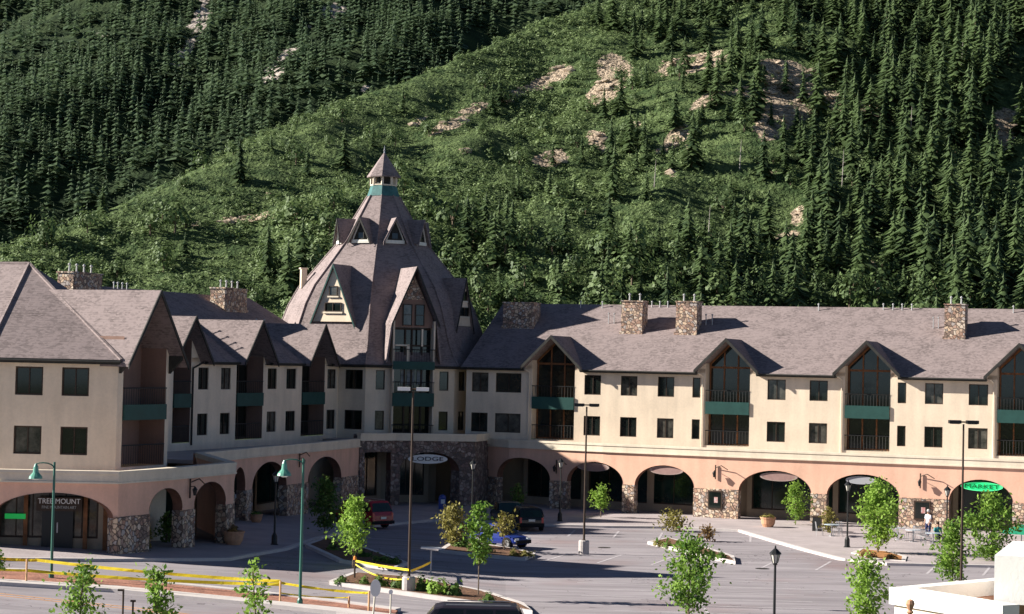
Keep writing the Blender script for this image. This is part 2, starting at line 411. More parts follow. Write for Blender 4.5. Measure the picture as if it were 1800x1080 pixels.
def balcony_bay(W, ua, ub, root, zg, sg, rec=1.0, lit=True, zb=5.1, panel_m=None, top_fill=True):
    """recessed two storey balcony stack under a gable"""
    uc = (ua+ub)/2; hw = (ub-ua)/2
    ztop = ZE+zg-sg*hw-.15
    sh = MB()
    for ue in (ua, ub):
        sh.face([W.pt(ue, 0.0, zb), W.pt(ue, rec, zb), W.pt(ue, rec, ztop), W.pt(ue, 0.0, ztop)])
    sh.face([W.pt(ua, 0, zb), W.pt(ub, 0, zb), W.pt(ub, rec, zb), W.pt(ua, rec, zb)])
    sh.build('recess_wall', M['pink'] if not lit else M['cream'], root)  # unlit bays take the darker wall colour as painted shade
    # face of the wall either side, above the eave
    g = MB()
    hv = zg/sg
    for s in (-1, 1):
        a = uc+s*hw; c = uc+s*(hv-.02)
        g.face([W.pt(a, 0.0, ZE-.3), W.pt(c, 0.0, ZE-.3), W.pt(c, 0.0, ZE-.05), W.pt(a, 0.0, ztop)])
    g.build('gable_cheek', M['cream'], root)
    # glazed screen at the back of the recess
    fr = MB(); gl = MB(); d = rec-.02
    zt = ZE+zg-.2
    poly = [(ua, zb), (ub, zb), (ub, ztop), (uc, zt), (ua, ztop)]
    gl.face([W.pt(u, rec, z) for u, z in poly])
    for z, h in ((ZE+.12, .14), (8.15, .12), (7.75, .5), (5.15, .12)):
        uz_box(fr, W, ua+.01, ub-.01, d-.06, d+.01, z-h/2, z+h/2)
    for k in range(4):
        u = ua+.09+(ub-ua-.18)*k/3; zz = min(zt, ztop+(zt-ztop)*(1-abs(u-uc)/hw))
        uz_box(fr, W, u-.05, u+.05, d-.055, d+.009, 5.15, zz-.05)
    for s in (-1, 1):
        a = W.pt(uc, d-.06, zt); c = W.pt(uc+s*hw, d-.06, ztop)
        fr.prism([a, c, c-Vector((0, 0, .2)), a-Vector((0, 0, .2))], Vector((-W.N.x, -W.N.y, 0))*.05)
    f = fr.build('glazed_screen', M['wood'] if lit else M['frame'], root)  # unlit screens take the darker brown, shade put into the colour
    gl.build('pane', M['glass'], f)
    # balcony
    bl = MB()
    uz_box(bl, W, ua+.03, ub-.03, -.10, -.03, 7.35, 8.25)
    uz_box(bl, W, ua+.03, ub-.03, -.029, rec-.1, 7.35, 7.5)
    bo = bl.build('balcony', panel_m or M['green'], root)
    rl = MB()
    for zz in (9.05,):
        rl.bar(W.pt(ua+.02, -.02, zz), W.pt(ub-.02, -.02, zz), .035, n=6)
    r2 = MB(); r2.bar(W.pt(ua+.02, .06, 6.15), W.pt(ub-.02, .06, 6.15), .035, n=6)
    nb = 14
    for k in range(nb+1):
        u = ua+.06+(ub-ua-.12)*k/nb
        rl.bar(W.pt(u, -.02, 8.25), W.pt(u, -.02, 9.05), .012, n=4); r2.bar(W.pt(u, .06, zb), W.pt(u, .06, 6.15), .012, n=4)
    rl.build('railing', M['black'], bo); r2.build('railing', M['black'], root)
def chimney(W, u0, u1, d0, depth, ztop, root, slope=SM, npipes=2, m=None):
    b = MB(); z0 = ZE+slope*max(0, d0)-.4
    uz_box(b, W, u0, u1, d0, d0+depth, z0, ztop)
    uz_box(b, W, u0-.06, u1+.06, d0-.06, d0+depth+.06, ztop+.001, ztop+.1)
    uz_box(b, W, u0-.1, u1+.05, d0-.12, d0-.001, z0, z0+.55)
    c = b.build('chimney', m or M['stone'], root)
    for k in range(npipes):
        u = u0+(u1-u0)*(k+.5)/npipes; p = W.pt(u, d0+depth/2, ztop+.1)
        q = MB(); q.lathe(p, [(.07, 0), (.05, .38), (.04, .4), (.10, .44), (.10, .5), (.02, .58)], 8); q.build('vent_pipe', M['pipe'], c)
    return c
def vents(W, us, d, root, h=.45, slope=SM, m=None):
    for u in us:
        z = ZE+slope*d-.1; q = MB(); q.lathe(W.pt(u, d, z), [(.045, 0), (.04, h), (.08, h+.03), (.08, h+.09), (.02, h+.14)], 7)
        q.build('roof_vent', m or M['pipe'], root)

# ================================================================== SETTING: ground sheets
def drape(poly, off, name, m, kind=None, step=3.0, skirt=0.0, parent=None, skirt_m=None):
    bm = bmesh.new(); vs = [bm.verts.new((p[0], p[1], 0)) for p in poly]; bm.faces.new(vs)
    xs = [p[0] for p in poly]; ys = [p[1] for p in poly]
    for ax, lo, hi in ((0, min(xs), max(xs)), (1, min(ys), max(ys))):
        c = math.floor(lo/step)*step+step
        while c < hi:
            no = (1, 0, 0) if ax == 0 else (0, 1, 0); co = (c, 0, 0) if ax == 0 else (0, c, 0)
            bmesh.ops.bisect_plane(bm, geom=bm.verts[:]+bm.edges[:]+bm.faces[:], plane_co=co, plane_no=no); c += step
    for v in bm.verts: v.co.z = gz(v.co.x, v.co.y)+off
    if skirt:
        be = [e for e in bm.edges if e.is_boundary]
        r = bmesh.ops.extrude_edge_only(bm, edges=be)
        for v in [g for g in r['geom'] if isinstance(g, bmesh.types.BMVert)]: v.co.z -= skirt
    bmesh.ops.recalc_face_normals(bm, faces=bm.faces[:])
    me = bpy.data.meshes.new(name); bm.to_mesh(me); bm.free(); me.materials.append(m)
    ob = bpy.data.objects.new(name, me); COL.objects.link(ob)
    if kind: ob['kind'] = kind
    if parent: ob.parent = parent
    return ob
def asphalt():
    m = bpy.data.materials.new('asphalt'); m.use_nodes = True; N = m.node_tree.nodes; L = m.node_tree.links; b = N['Principled BSDF']
    b.inputs['Roughness'].default_value = .9; b.inputs['Specular IOR Level'].default_value = .2
    g = N.new('ShaderNodeNewGeometry')
    mp = N.new('ShaderNodeMapping'); mp.inputs['Scale'].default_value = (.12, .9, 1); mp.inputs['Rotation'].default_value = (0, 0, .12); L.new(g.outputs['Position'], mp.inputs[0])
    n1 = N.new('ShaderNodeTexNoise'); n1.inputs['Scale'].default_value = .9; n1.inputs['Detail'].default_value = 6; n1.inputs['Roughness'].default_value = .7; L.new(mp.outputs[0], n1.inputs['Vector'])
    n2 = N.new('ShaderNodeTexNoise'); n2.inputs['Scale'].default_value = .13; n2.inputs['Detail'].default_value = 3; L.new(g.outputs['Position'], n2.inputs['Vector'])
    n3 = N.new('ShaderNodeTexNoise'); n3.inputs['Scale'].default_value = 14; n3.inputs['Detail'].default_value = 4; L.new(g.outputs['Position'], n3.inputs['Vector'])
    cr = N.new('ShaderNodeValToRGB'); cr.color_ramp.elements[0].position = .36; cr.color_ramp.elements[1].position = .66
    cr.color_ramp.elements[0].color = (.255, .228, .238, 1); cr.color_ramp.elements[1].color = (.41, .368, .382, 1)
    L.new(n1.outputs['Fac'], cr.inputs[0])
    cr2 = N.new('ShaderNodeValToRGB'); cr2.color_ramp.elements[0].position = .55; cr2.color_ramp.elements[1].position = .72
    cr2.color_ramp.elements[0].color = (0, 0, 0, 1); cr2.color_ramp.elements[1].color = (.5, .5, .5, 1); L.new(n2.outputs['Fac'], cr2.inputs[0])
    mx = N.new('ShaderNodeMix'); mx.data_type = 'RGBA'; mx.inputs[7].default_value = (.26, .16, .15, 1)
    L.new(cr2.outputs[0], mx.inputs[0]); L.new(cr.outputs[0], mx.inputs[6])
    mu = N.new('ShaderNodeMix'); mu.data_type = 'RGBA'; mu.blend_type = 'MULTIPLY'; mu.inputs[0].default_value = .22
    L.new(mx.outputs[2], mu.inputs[6]); L.new(n3.outputs['Color'], mu.inputs[7])
    L.new(mu.outputs[2], b.inputs['Base Color'])
    # sealed cracks
    v = N.new('ShaderNodeTexVoronoi'); v.feature = 'DISTANCE_TO_EDGE'; v.inputs['Scale'].default_value = .16
    nd = N.new('ShaderNodeMix'); nd.data_type = 'RGBA'; nd.inputs[0].default_value = .25; L.new(g.outputs['Position'], nd.inputs[6]); 
    n4 = N.new('ShaderNodeTexNoise'); n4.inputs['Scale'].default_value = .8; L.new(g.outputs['Position'], n4.inputs['Vector'])
    va = N.new('ShaderNodeVectorMath'); va.operation = 'MULTIPLY_ADD'; va.inputs[1].default_value = (2, 2, 2); L.new(n4.outputs['Color'], va.inputs[0]); L.new(g.outputs['Position'], va.inputs[2])
    L.new(va.outputs[0], v.inputs['Vector'])
    lt = N.new('ShaderNodeMath'); lt.operation = 'LESS_THAN'; lt.inputs[1].default_value = .0025; L.new(v.outputs['Distance'], lt.inputs[0])
    m2 = N.new('ShaderNodeMix'); m2.data_type = 'RGBA'; m2.inputs[7].default_value = (.13, .11, .12, 1); L.new(lt.outputs[0], m2.inputs[0]); L.new(mu.outputs[2], m2.inputs[6])
    L.new(m2.outputs[2], b.inputs['Base Color'])
    bp = N.new('ShaderNodeBump'); bp.inputs['Strength'].default_value = .2; bp.inputs['Distance'].default_value = .03; L.new(n3.outputs['Fac'], bp.inputs['Height']); L.new(bp.outputs[0], b.inputs['Normal'])
    return m
ASPH = asphalt()
base = MB()
xs = [-1500, -300, -120, -60]+list(range(-56, 0, 4))+[0, 60, 150, 300, 1500]; ys = [-300, 0, 60]+list(range(90, 160, 5))+[200, 260, 600, 2500]
idx = {}
for i, x in enumerate(xs):
    for j, y in enumerate(ys): idx[i, j] = len(base.v); base.v.append((x, y, gz(x, y)-.03))
for i in range(len(xs)-1):
    for j in range(len(ys)-1): base.f.append([idx[i, j], idx[i+1, j], idx[i+1, j+1], idx[i, j+1]])
tag(base.build('ground', mat('dry_grass_ground', (.10, .11, .05), .95, var=.4, scale=.2)), kind='structure')
drape([(-70, 40), (70, 40), (70, 131), (-60, 150)], 0.0, 'parking_lot', ASPH, 'structure', 4)

def gp(*pts): return [(lambda v: (v.x, v.y))(G(*p)) for p in pts]
plaza_poly = gp((-60, 985), (180, 987), (400, 986), (500, 968), (560, 948), (640, 928), (760, 917), (900, 921), (955, 925), (1060, 928), (1170, 929), (1300, 935), (1360, 953), (1420, 970), (1478, 985), (1560, 994), (1660, 996), (1830, 1000))
plaza_poly += [(70, 118), (70, 141), (0, 152), (-14, 152), (-40, 140), (-45, 100)]
drape(plaza_poly, .13, 'plaza_pavement', mat('plaza_concrete', (.40, .345, .34), .9, var=.13, scale=.5, bump=.2, bscale=7), 'structure', 3, .2)
# kerb edge of the plaza
def strip(pts, wd, off, h, name, m, kind='structure', parent=None, closed=False):
    """low kerb following ground points"""
    b = MB(); P = [Vector((p[0], p[1], 0)) for p in pts]
    Q = []
    for i in range(len(P)-1):
        n = max(1, int((P[i+1]-P[i]).length/2.5))
        for k in range(n): Q.append(P[i].lerp(P[i+1], k/n))
    Q.append(P[-1]); L_ = []
    for i, p in enumerate(Q):
        t = (Q[min(i+1, len(Q)-1)]-Q[max(i-1, 0)]).normalized(); n = Vector((t.y, -t.x, 0))*wd/2
        z = gz(p.x, p.y)+off
        L_.append([p+n+Vector((0, 0, z)), p-n+Vector((0, 0, z)), p-n+Vector((0, 0, z+h)), p+n+Vector((0, 0, z+h))])
    i0 = len(b.v)
    for r in L_: b.v.extend([tuple(q) for q in r])
    for i in range(len(L_)-1):
        for k in range(4):
            j = (k+1) % 4; b.f.append([i0+4*i+k, i0+4*i+j, i0+4*i+4+j, i0+4*i+4+k])
    b.f.append([i0, i0+1, i0+2, i0+3]); e = i0+4*(len(L_)-1); b.f.append([e, e+1, e+2, e+3])
    o = b.build(name, m, parent)
    if kind: o['kind'] = kind
    return o
kp = plaza_poly[:18]
strip(kp, .3, -.05, .19, 'kerb', M['kerb'])
# far side road strip and verge at the lower left
verge = gp((-60, 1002), (45, 1006), (250, 1024), (450, 1044), (600, 1062), (700, 1075), (690, 1090), (600, 1079), (450, 1063), (200, 1039), (0, 1027), (-60, 1023))
drape(verge, .10, 'verge', M['redsoil'], 'structure', 3, .15)
strip(gp((-60, 1003), (45, 1007), (250, 1025), (450, 1045), (600, 1063), (700, 1076)), .5, -.05, .2, 'kerb', M['kerb'])
strip(gp((-60, 1023), (0, 1027), (200, 1039), (450, 1063), (600, 1079), (690, 1090)), 1.1, -.05, .21, 'kerb', M['kerb'])
rd = gp((-100, 1026), (0, 1031), (200, 1043), (450, 1067), (600, 1083), (690, 1095))
road = rd+[(-2, 66), (-2, 50), (-60, 50), (-60, 80)]
drape(road, .004, 'road', ASPH, 'structure', 4)
for off in (0, 3.5):
    strip(gp((-60, 1038+off), (0, 1044+off), (210, 1066+off), (330, 1080+off), (420, 1092+off)), .13, .008, .004, 'road_marking', mat('orange_line_paint', (.60, .30, .12), .8, var=.3, scale=2))
# faint bay lines of the car park
bl = MB()
def line(a, c, wd=.14):
    a = Vector((*a, 0)); c = Vector((*c, 0)); n = max(1, int((c-a).length/3)); t = (c-a).normalized(); q = Vector((t.y, -t.x, 0))*wd/2
    for k in range(n):
        p0, p1 = a.lerp(c, k/n), a.lerp(c, (k+1)/n)
        bl.face([Vector((p.x, p.y, gz(p.x, p.y)+.006)) for p in (p0+q, p0-q, p1-q, p1+q)])
for k in range(7):
    y = 84.5+k*2.7; line((-7, y+.3), (-1.8, y)); line((3.5, y-.2), (8.7, y-.5)); line((8.9, y-.5), (14.1, y-.8)); line((19.5, y-1.1), (24.7, y-1.4))
line((8.8, 83.5), (8.8, 101)); 
for k in range(9):
    x = 2.0+k*2.9; line((x, 108-.3*k), (x+1.6, 113-.3*k))
for k in range(8):
    x = 1+k*2.8; line((x, 124.5-.3*k), (x+.6, 129.3-.3*k))
tag(bl.build('bay_markings', mat('worn_white_paint', (.54, .50, .51), .9, col2=(.38, .34, .35), scale=1.8)), kind='structure')
for (px, py) in ((1062, 963), (1340, 1000)):
    p = G(px, py); q = MB(); q.lathe((p.x, p.y, gz(p.x, p.y)), [(.38, -.02), (.38, .012), (.3, .014)], 16)
    tag(q.build('manhole_cover', M['black']), 'dark round manhole cover in the asphalt by the '+('pole with a white base' if px < 1100 else 'middle of the sunlit lot'), 'manhole cover')

# planted islands
def island(name, pts, label, soil=None):
    P = gp(*pts); c = sum((Vector(p) for p in P), Vector((0, 0)))/len(P)
    r = empty(name, (c.x, c.y, gz(c.x, c.y)), label, 'planting bed')
    o = drape(P, .165, 'soil_bed', soil or M['soil'], None, 2); o.parent = r; o.location = -Vector(r.location)
    s = strip(P+[P[0]], .28, -.03, .2, 'kerb', M['kerb'], None, r)
    return r
island('planted_island', [(582, 1028), (700, 1045), (820, 1062), (935, 1080), (915, 1066), (850, 1045), (730, 1020), (625, 1012)], 'long narrow kerbed island with low shrubs round the tall lamp pole base')
island('planted_island', [(1142, 957), (1200, 971), (1240, 981), (1292, 992), (1286, 982), (1235, 966), (1175, 950)], 'small kerbed island with shrubs in the sunlit middle of the car park')
island('planted_island', [(540, 962), (600, 990), (690, 1004), (712, 994), (640, 968), (575, 950)], 'shaded kerbed island behind the young tree left of the red car')
island('planted_island', [(775, 972), (850, 980), (920, 986), (938, 978), (900, 968), (800, 955)], 'kerbed island with shrubs in front of the blue car')
island('planted_island', [(1500, 977), (1540, 987), (1588, 991), (1590, 983), (1560, 974), (1515, 970)], 'orange mulch bed round the large leafy tree at the plaza corner', mat('orange_mulch', (.38, .17, .06), .95, var=.35, scale=3))

# ================================================================== HILLS
CR = [(-200, 500), (-100, 470), (0, 436), (100, 405), (200, 366), (330, 306), (450, 240), (590, 184), (700, 148), (850, 80), (1000, 22), (1100, -12), (1200, -60), (1400, -140), (1900, -300), (2400, -420)]
cx, cy = [], []
for (px, py) in CR:
    r = ray(px, py); e = r.z/r.y; Y = (HC+120)/(.5-e); cx.append(r.x/r.y*Y); cy.append(Y)
def noise2(x, y, sc, seed):
    rs = np.random.default_rng(seed); t = 0
    for k in range(5):
        a = rs.uniform(0, 2*np.pi); f = sc*(1.0+.9*k); p = rs.uniform(0, 6.28); p2 = rs.uniform(0, 6.28)
        t = t+np.sin((x*np.cos(a)+y*np.sin(a))*f+p+1.3*np.sin((y*np.cos(a)-x*np.sin(a))*f*.7+p2))/(1+k)
    return t
def hillz(x, y):
    yc = np.interp(x, cx, cy); z = .5*(np.minimum(y, yc)-240)
    z = z-.55*np.maximum(0, y-yc)
    amp = np.clip((y-250)/40, 0, 1)*np.clip((yc-y)/12, .12, 1)
    z = z+amp*(2.2*noise2(x, y, .045, 3)+.8*noise2(x, y, .16, 4))
    return np.maximum(z, np.where(y < 236, -2.0, z))
def farz(x, y):
    return .6*(y-600)+np.clip((y-620)/60, 0, 1)*(7*noise2(x, y*.5, .02, 8)+2*noise2(x, y, .09, 9))
def grid_mesh(name, fz, x0, x1, y0, y1, st, m, rockf=None):
    X, Y = np.meshgrid(np.arange(x0, x1+st, st), np.arange(y0, y1+st, st)); Z = fz(X, Y); ny, nx = X.shape
    V = np.stack([X.ravel(), Y.ravel(), Z.ravel()], 1); I = np.arange(nx*ny).reshape(ny, nx)
    Fq = np.stack([I[:-1, :-1].ravel(), I[:-1, 1:].ravel(), I[1:, 1:].ravel(), I[1:, :-1].ravel()], 1)
    ob = npmesh(name, V, Fq, m)
    for p in ob.data.polygons: p.use_smooth = True
    if rockf is not None:
        at = ob.data.attributes.new('rock', 'FLOAT', 'POINT'); at.data.foreach_set('value', rockf(V[:, 0], V[:, 1], V[:, 2]).astype(np.float32))
    ob['kind'] = 'structure'; return ob
# rock patches: (px, py, rx, ry, tilt, weight)
ROCK = [(1078, 128, 32, 34, -.7, 1.1), (1058, 165, 28, 22, -.6, 1.0), (962, 145, 52, 15, -.5, 1), (985, 125, 22, 10, -.3, .9), (1215, 112, 66, 17, -.2, 1.1), (1265, 98, 30, 10, 0, 1), (1378, 150, 62, 26, -.3, 1.3), (1395, 185, 50, 30, -.3, 1.3), (1500, 190, 78, 18, .4, 1.2), (1385, 122, 50, 13, .3, 1), (1360, 215, 36, 24, -.3, 1.1), (1352, 240, 22, 10, -.2, .9),
        (1395, 392, 16, 32, .5, 1.4), (1380, 415, 18, 10, 0, 1.1), (967, 278, 32, 15, -.2, 1.2), (1192, 245, 22, 24, -.5, 1.1), (1165, 262, 22, 10, -.4, .9), (1055, 248, 28, 16, .5, 1.0), (1068, 275, 16, 10, .8, .9), (812, 205, 40, 12, -.6, 1.1), (780, 222, 30, 9, -.5, 1.0), (735, 215, 20, 6, -.5, .9), (840, 190, 20, 8, -.5, .9), (900, 168, 34, 10, -.45, .9),
        (1765, 230, 18, 40, 0, 1.2), (1795, 210, 18, 24, 0, 1.1), (1530, 465, 44, 10, .1, 1.0), (817, 268, 10, 7, 0, 1.2), (440, 382, 60, 8, -.1, .6), (460, 343, 30, 6, -.1, .6), (340, 395, 24, 5, -.1, .55), (1635, 415, 20, 9, 0, .9), (1245, 175, 36, 10, -.5, .9), (1300, 160, 18, 8, -.2, .8), (1120, 220, 16, 8, -.4, .8), (1360, 305, 8, 4, 0, .9), (1180, 305, 10, 6, 0, 1.0), (1330, 420, 25, 10, 0, .8), (1500, 445, 40, 9, .2, .8), (1450, 460, 30, 6, 0, .8)]
FROCK = [(352, 30, 14, 50, .25, 1.3), (330, 85, 12, 24, .5, 1.2), (312, 112, 10, 10, .5, 1.1), (475, 130, 24, 13, -.5, 1.3), (505, 92, 26, 9, -.7, 1.1), (585, 20, 20, 20, -.5, 1.2), (548, 50, 9, 9, 0, 1.0), (652, 157, 22, 7, 0, 1.0), (600, 200, 12, 5, 0, .9), (180, 60, 9, 5, 0, .8), (405, 178, 40, 7, -.3, .7), (700, 155, 14, 5, 0, .8), (55, 165, 12, 5, 0, .7), (265, 120, 12, 5, -.4, .7)]
def rockmask(lst):
    def f(x, y, z):
        px, py = proj(x, y, z); m = np.zeros_like(px)
        for (a, b, rx, ry, t, w_) in lst:
            dx, dy = px-a, py-b; c, s = np.cos(t), np.sin(t); u, v = (dx*c+dy*s)/rx, (-dx*s+dy*c)/ry
            m = np.maximum(m, w_*np.clip(1.45-(u*u+v*v), 0, 1))
        return m*(1+.42*np.clip(noise2(x, y, .38, 77)+.8*noise2(x, y*.8, 1.1, 78), -1.9, .8))
    return f
def hillmat(name, g1, g2, rk1, rk2, sc, thr):
    m = bpy.data.materials.new(name); m.use_nodes = True; N = m.node_tree.nodes; L = m.node_tree.links; b = N['Principled BSDF']
    b.inputs['Roughness'].default_value = .95; b.inputs['Specular IOR Level'].default_value = .1
    g = N.new('ShaderNodeNewGeometry')
    def nz(s, d=6):
        n = N.new('ShaderNodeTexNoise'); n.inputs['Scale'].default_value = s; n.inputs['Detail'].default_value = d; L.new(g.outputs['Position'], n.inputs['Vector']); return n.outputs['Fac']
    def ramp(src, a, b_, c1, c2):
        r = N.new('ShaderNodeValToRGB'); r.color_ramp.elements[0].position = a; r.color_ramp.elements[1].position = b_; r.color_ramp.elements[0].color = (*c1, 1); r.color_ramp.elements[1].color = (*c2, 1); L.new(src, r.inputs[0]); return r.outputs[0]
    gc = ramp(nz(sc), .38, .62, g1, g2); rc = ramp(nz(sc*6), .35, .6, rk1, rk2)
    at = N.new('ShaderNodeAttribute'); at.attribute_name = 'rock'
    ad = N.new('ShaderNodeMath'); ad.operation = 'ADD'; L.new(at.outputs['Fac'], ad.inputs[0]); L.new(nz(sc*4, 8), ad.inputs[1])
    mr = N.new('ShaderNodeMapRange'); mr.inputs[1].default_value = thr; mr.inputs[2].default_value = thr+.12; L.new(ad.outputs[0], mr.inputs[0])
    mx = N.new('ShaderNodeMix'); mx.data_type = 'RGBA'; L.new(mr.outputs[0], mx.inputs[0]); L.new(gc, mx.inputs[6]); L.new(rc, mx.inputs[7]); L.new(mx.outputs[2], b.inputs['Base Color'])
    bp = N.new('ShaderNodeBump'); bp.inputs['Strength'].default_value = .9; bp.inputs['Distance'].default_value = 1.0; L.new(nz(sc*5, 8), bp.inputs['Height']); L.new(bp.outputs[0], b.inputs['Normal'])
    return m
rm = rockmask(ROCK); frm = rockmask(FROCK)
grid_mesh('hill', hillz, -150, 260, 234, 640, 1.6, hillmat('hill_ground', (.035, .060, .022), (.105, .145, .055), (.17, .13, .09), (.52, .41, .30), .35, .98), rm)
grid_mesh('mountain', farz, -420, 420, 590, 1000, 4, hillmat('mountain_ground', (.018, .032, .014), (.04, .06, .024), (.26, .21, .18), (.48, .42, .37), .12, 1.0), frm)

# scattering ---------------------------------------------------------
def scatter(x0, x1, y0, y1, spacing, jit=.45):
    gx, gy = np.meshgrid(np.arange(x0, x1, spacing), np.arange(y0, y1, spacing))
    gx = gx+RNG.uniform(-jit, jit, gx.shape)*spacing; gy = gy+RNG.uniform(-jit, jit, gy.shape)*spacing
    return gx.ravel(), gy.ravel()
def conifer_geo(seed, whorls=12, per=8, wid=.22):
    """unit height conifer crown: drooping, ragged branch whorls (triangles)"""
    rs = np.random.default_rng(seed); V = []; T = []
    for k in range(whorls):
        t = k/(whorls-1); z = .10+.88*t; rad = wid*1.35*(1-t)**.8+.014; rad *= rs.uniform(.8, 1.15)
        n = per if t < .7 else max(4, per-3); ph = rs.uniform(0, 6.28); rad *= (.8 if k % 2 else 1.08)
        for j in range(n):
            a = ph+2*np.pi*j/n+rs.uniform(-.25, .25); r = rad*rs.uniform(.45, 1.4); da = np.pi/n*1.05; z_ = z; z = z+rs.uniform(-.03, .03)
            droop = r*rs.uniform(.15, .5); i = len(V)
            V.append((0, 0, z+.045)); V.append((r*.55*np.cos(a-da), r*.55*np.sin(a-da), z-droop*.35))
            V.append((r*np.cos(a), r*np.sin(a), z-droop)); V.append((r*.55*np.cos(a+da), r*.55*np.sin(a+da), z-droop*.35))
            T.append((i, i+1, i+2)); T.append((i, i+2, i+3)); z = z_
    i = len(V)
    for a in (0, 2.1, 4.2): V.append((.012*np.cos(a), .012*np.sin(a), .93))
    V.append((0, 0, 1.02)); T += [(i, i+1, i+3), (i+1, i+2, i+3), (i+2, i, i+3)]
    return np.array(V), np.array(T)
def merge(protos, X, Y, Z, H, Wf, which, rot):
    Vs = []; Ts = []; o = 0
    for i in range(len(X)):
        V, T = protos[which[i]]; c, s = math.cos(rot[i]), math.sin(rot[i]); h = H[i]; w_ = h*Wf[i]
        q = np.empty_like(V); q[:, 0] = (V[:, 0]*c-V[:, 1]*s)*w_+X[i]; q[:, 1] = (V[:, 0]*s+V[:, 1]*c)*w_+Y[i]; q[:, 2] = V[:, 2]*h+Z[i]
        Vs.append(q); Ts.append(T+o); o += len(V)
    return np.concatenate(Vs), np.concatenate(Ts)
# near slope conifers
X, Y = scatter(-90, 210, 262, 540, 3.3)
Z = hillz(X, Y); px, py = proj(X, Y, Z); yc = np.interp(X, cx, cy)
def sm(a, b, v): return np.clip((v-a)/(b-a), 0, 1)
den = .92*sm(1180, 1420, px+.35*(250-py))                       # dense wood on the right
den = np.maximum(den, .9*sm(1090, 1180, px)*sm(120, 70, py))
den = np.maximum(den, .30*sm(830, 1000, px)*sm(230, 300, py)*sm(560, 500, py))
den = np.maximum(den, .34*sm(1000, 1100, px))
den = np.maximum(den, .030*(px < 900))
den = np.maximum(den, .25*((px > 800) & (px < 900) & (py > 330)))
den = np.where(rm(X, Y, Z) > .45, den*.10, den)
den = np.where((px > 1480) & (px < 1620) & (py > 380) & (py < 460), den*.5, den)
clump = .75+.5*np.clip(noise2(X, Y, .12, 21), -1, 1)
keep = (RNG.uniform(size=X.shape) < den*clump) & (Y < yc-1) & (px > -40) & (px < 1860) & (py > -60)
X, Y, Z, px, py = X[keep], Y[keep], Z[keep], px[keep], py[keep]
# a few named lone firs of the photograph
def hill_hit(px_, py_):
    r = ray(px_, py_); t = np.arange(240.0, 640.0, .5); z = hillz(r.x/r.y*t, t) > HC+r.z/r.y*t
    t = float(t[np.argmax(z)]) if z.any() else 640.0
    return r.x/r.y*t, t
SOLO = [(421, 320, 7.5), (180, 375, 5), (540, 310, 5), (655, 262, 4), (470, 490, 8), (530, 500, 9), (590, 470, 7), (505, 520, 8), (865, 200, 6), (878, 185, 6), (325, 452, 4), (820, 440, 8), (868, 470, 8), (890, 420, 7), (1440, 400, 11), (1455, 420, 12), (1725, 500, 13), (1690, 470, 12), (1750, 520, 12), (1640, 505, 12), (1700, 535, 13), (1785, 505, 12)]
sx, sy, sh = [], [], []
for (a, b, h) in SOLO:
    q = hill_hit(a, b); sx.append(q[0]); sy.append(q[1]); sh.append(h)
H = RNG.uniform(3.2, 9.8, X.shape)**1.0*(1+.25*sm(1300, 1700, px))*np.where(px < 1000, .75, 1)
X = np.concatenate([X, sx]); Y = np.concatenate([Y, sy]); Z = hillz(X, Y)-.3; H = np.concatenate([H, sh])
px, py = proj(X, Y, Z)
protos = [conifer_geo(s, 21, 9, w_) for s, w_ in ((1, .20), (2, .17), (3, .23), (4, .18), (5, .21))]
size = H/Y; order = np.argsort(-size); near = order[:290]; rest = order[290:]
pobj = []
for k, (V, T) in enumerate(protos):
    r = empty('conifer', (0, 0, 0), 'x', 'conifer'); cr_ = npmesh('crown', V, T, M['needle'], r)
    t = MB(); t.bar((0, 0, -.03), (0, 0, .9), .018, .004, n=5); t.build('trunk', M['bark'], r); pobj.append(r)
def zone(px_, py_):
    if px_ < 800: return ('lone dark conifer standing among pale green scrub on the left slope', 'lone conifers on the scrub slope')
    if px_ < 1130: return ('dark conifer among bushes on the slope right of the tower spire', 'conifers on the slope above the wing roof')
    if px_ < 1450: return ('slim conifer below the pale rock outcrops on the middle of the slope', 'conifers below the rock outcrops')
    return ('tall conifer of the dense wood on the right hand slope', 'conifers of the dense right hand wood')
used = set()
for j in near:
    k = int(RNG.integers(0, 5))
    o = copy_tree(pobj[k]) if k in used else pobj[k]
    used.add(k)
    o.location = (X[j], Y[j], Z[j]); o.scale = (H[j]*1.0, H[j]*1.0, H[j]); wf = RNG.uniform(.8, 1.15); o.scale[0] *= wf; o.scale[1] *= wf
    o.rotation_euler = (0, 0, RNG.uniform(0, 6.28)); lb, gr = zone(px[j], py[j]); tag(o, lb, 'conifer', gr)
for k in range(5):
    if k not in used:
        for c in kids(pobj[k]): bpy.data.objects.remove(c)
        bpy.data.objects.remove(pobj[k])
lite = [conifer_geo(s, 16, 8, w_) for s, w_ in ((11, .20), (12, .17), (13, .23), (14, .19))]
n = len(rest)
V, T = merge(lite, X[rest], Y[rest], Z[rest], H[rest], RNG.uniform(.8, 1.15, n), RNG.integers(0, 4, n), RNG.uniform(0, 6.28, n))
tag(npmesh('conifer_wood', V, T, M['needle']), 'more distant conifers of the wood covering the upper right slope', 'conifer wood', kind='stuff')
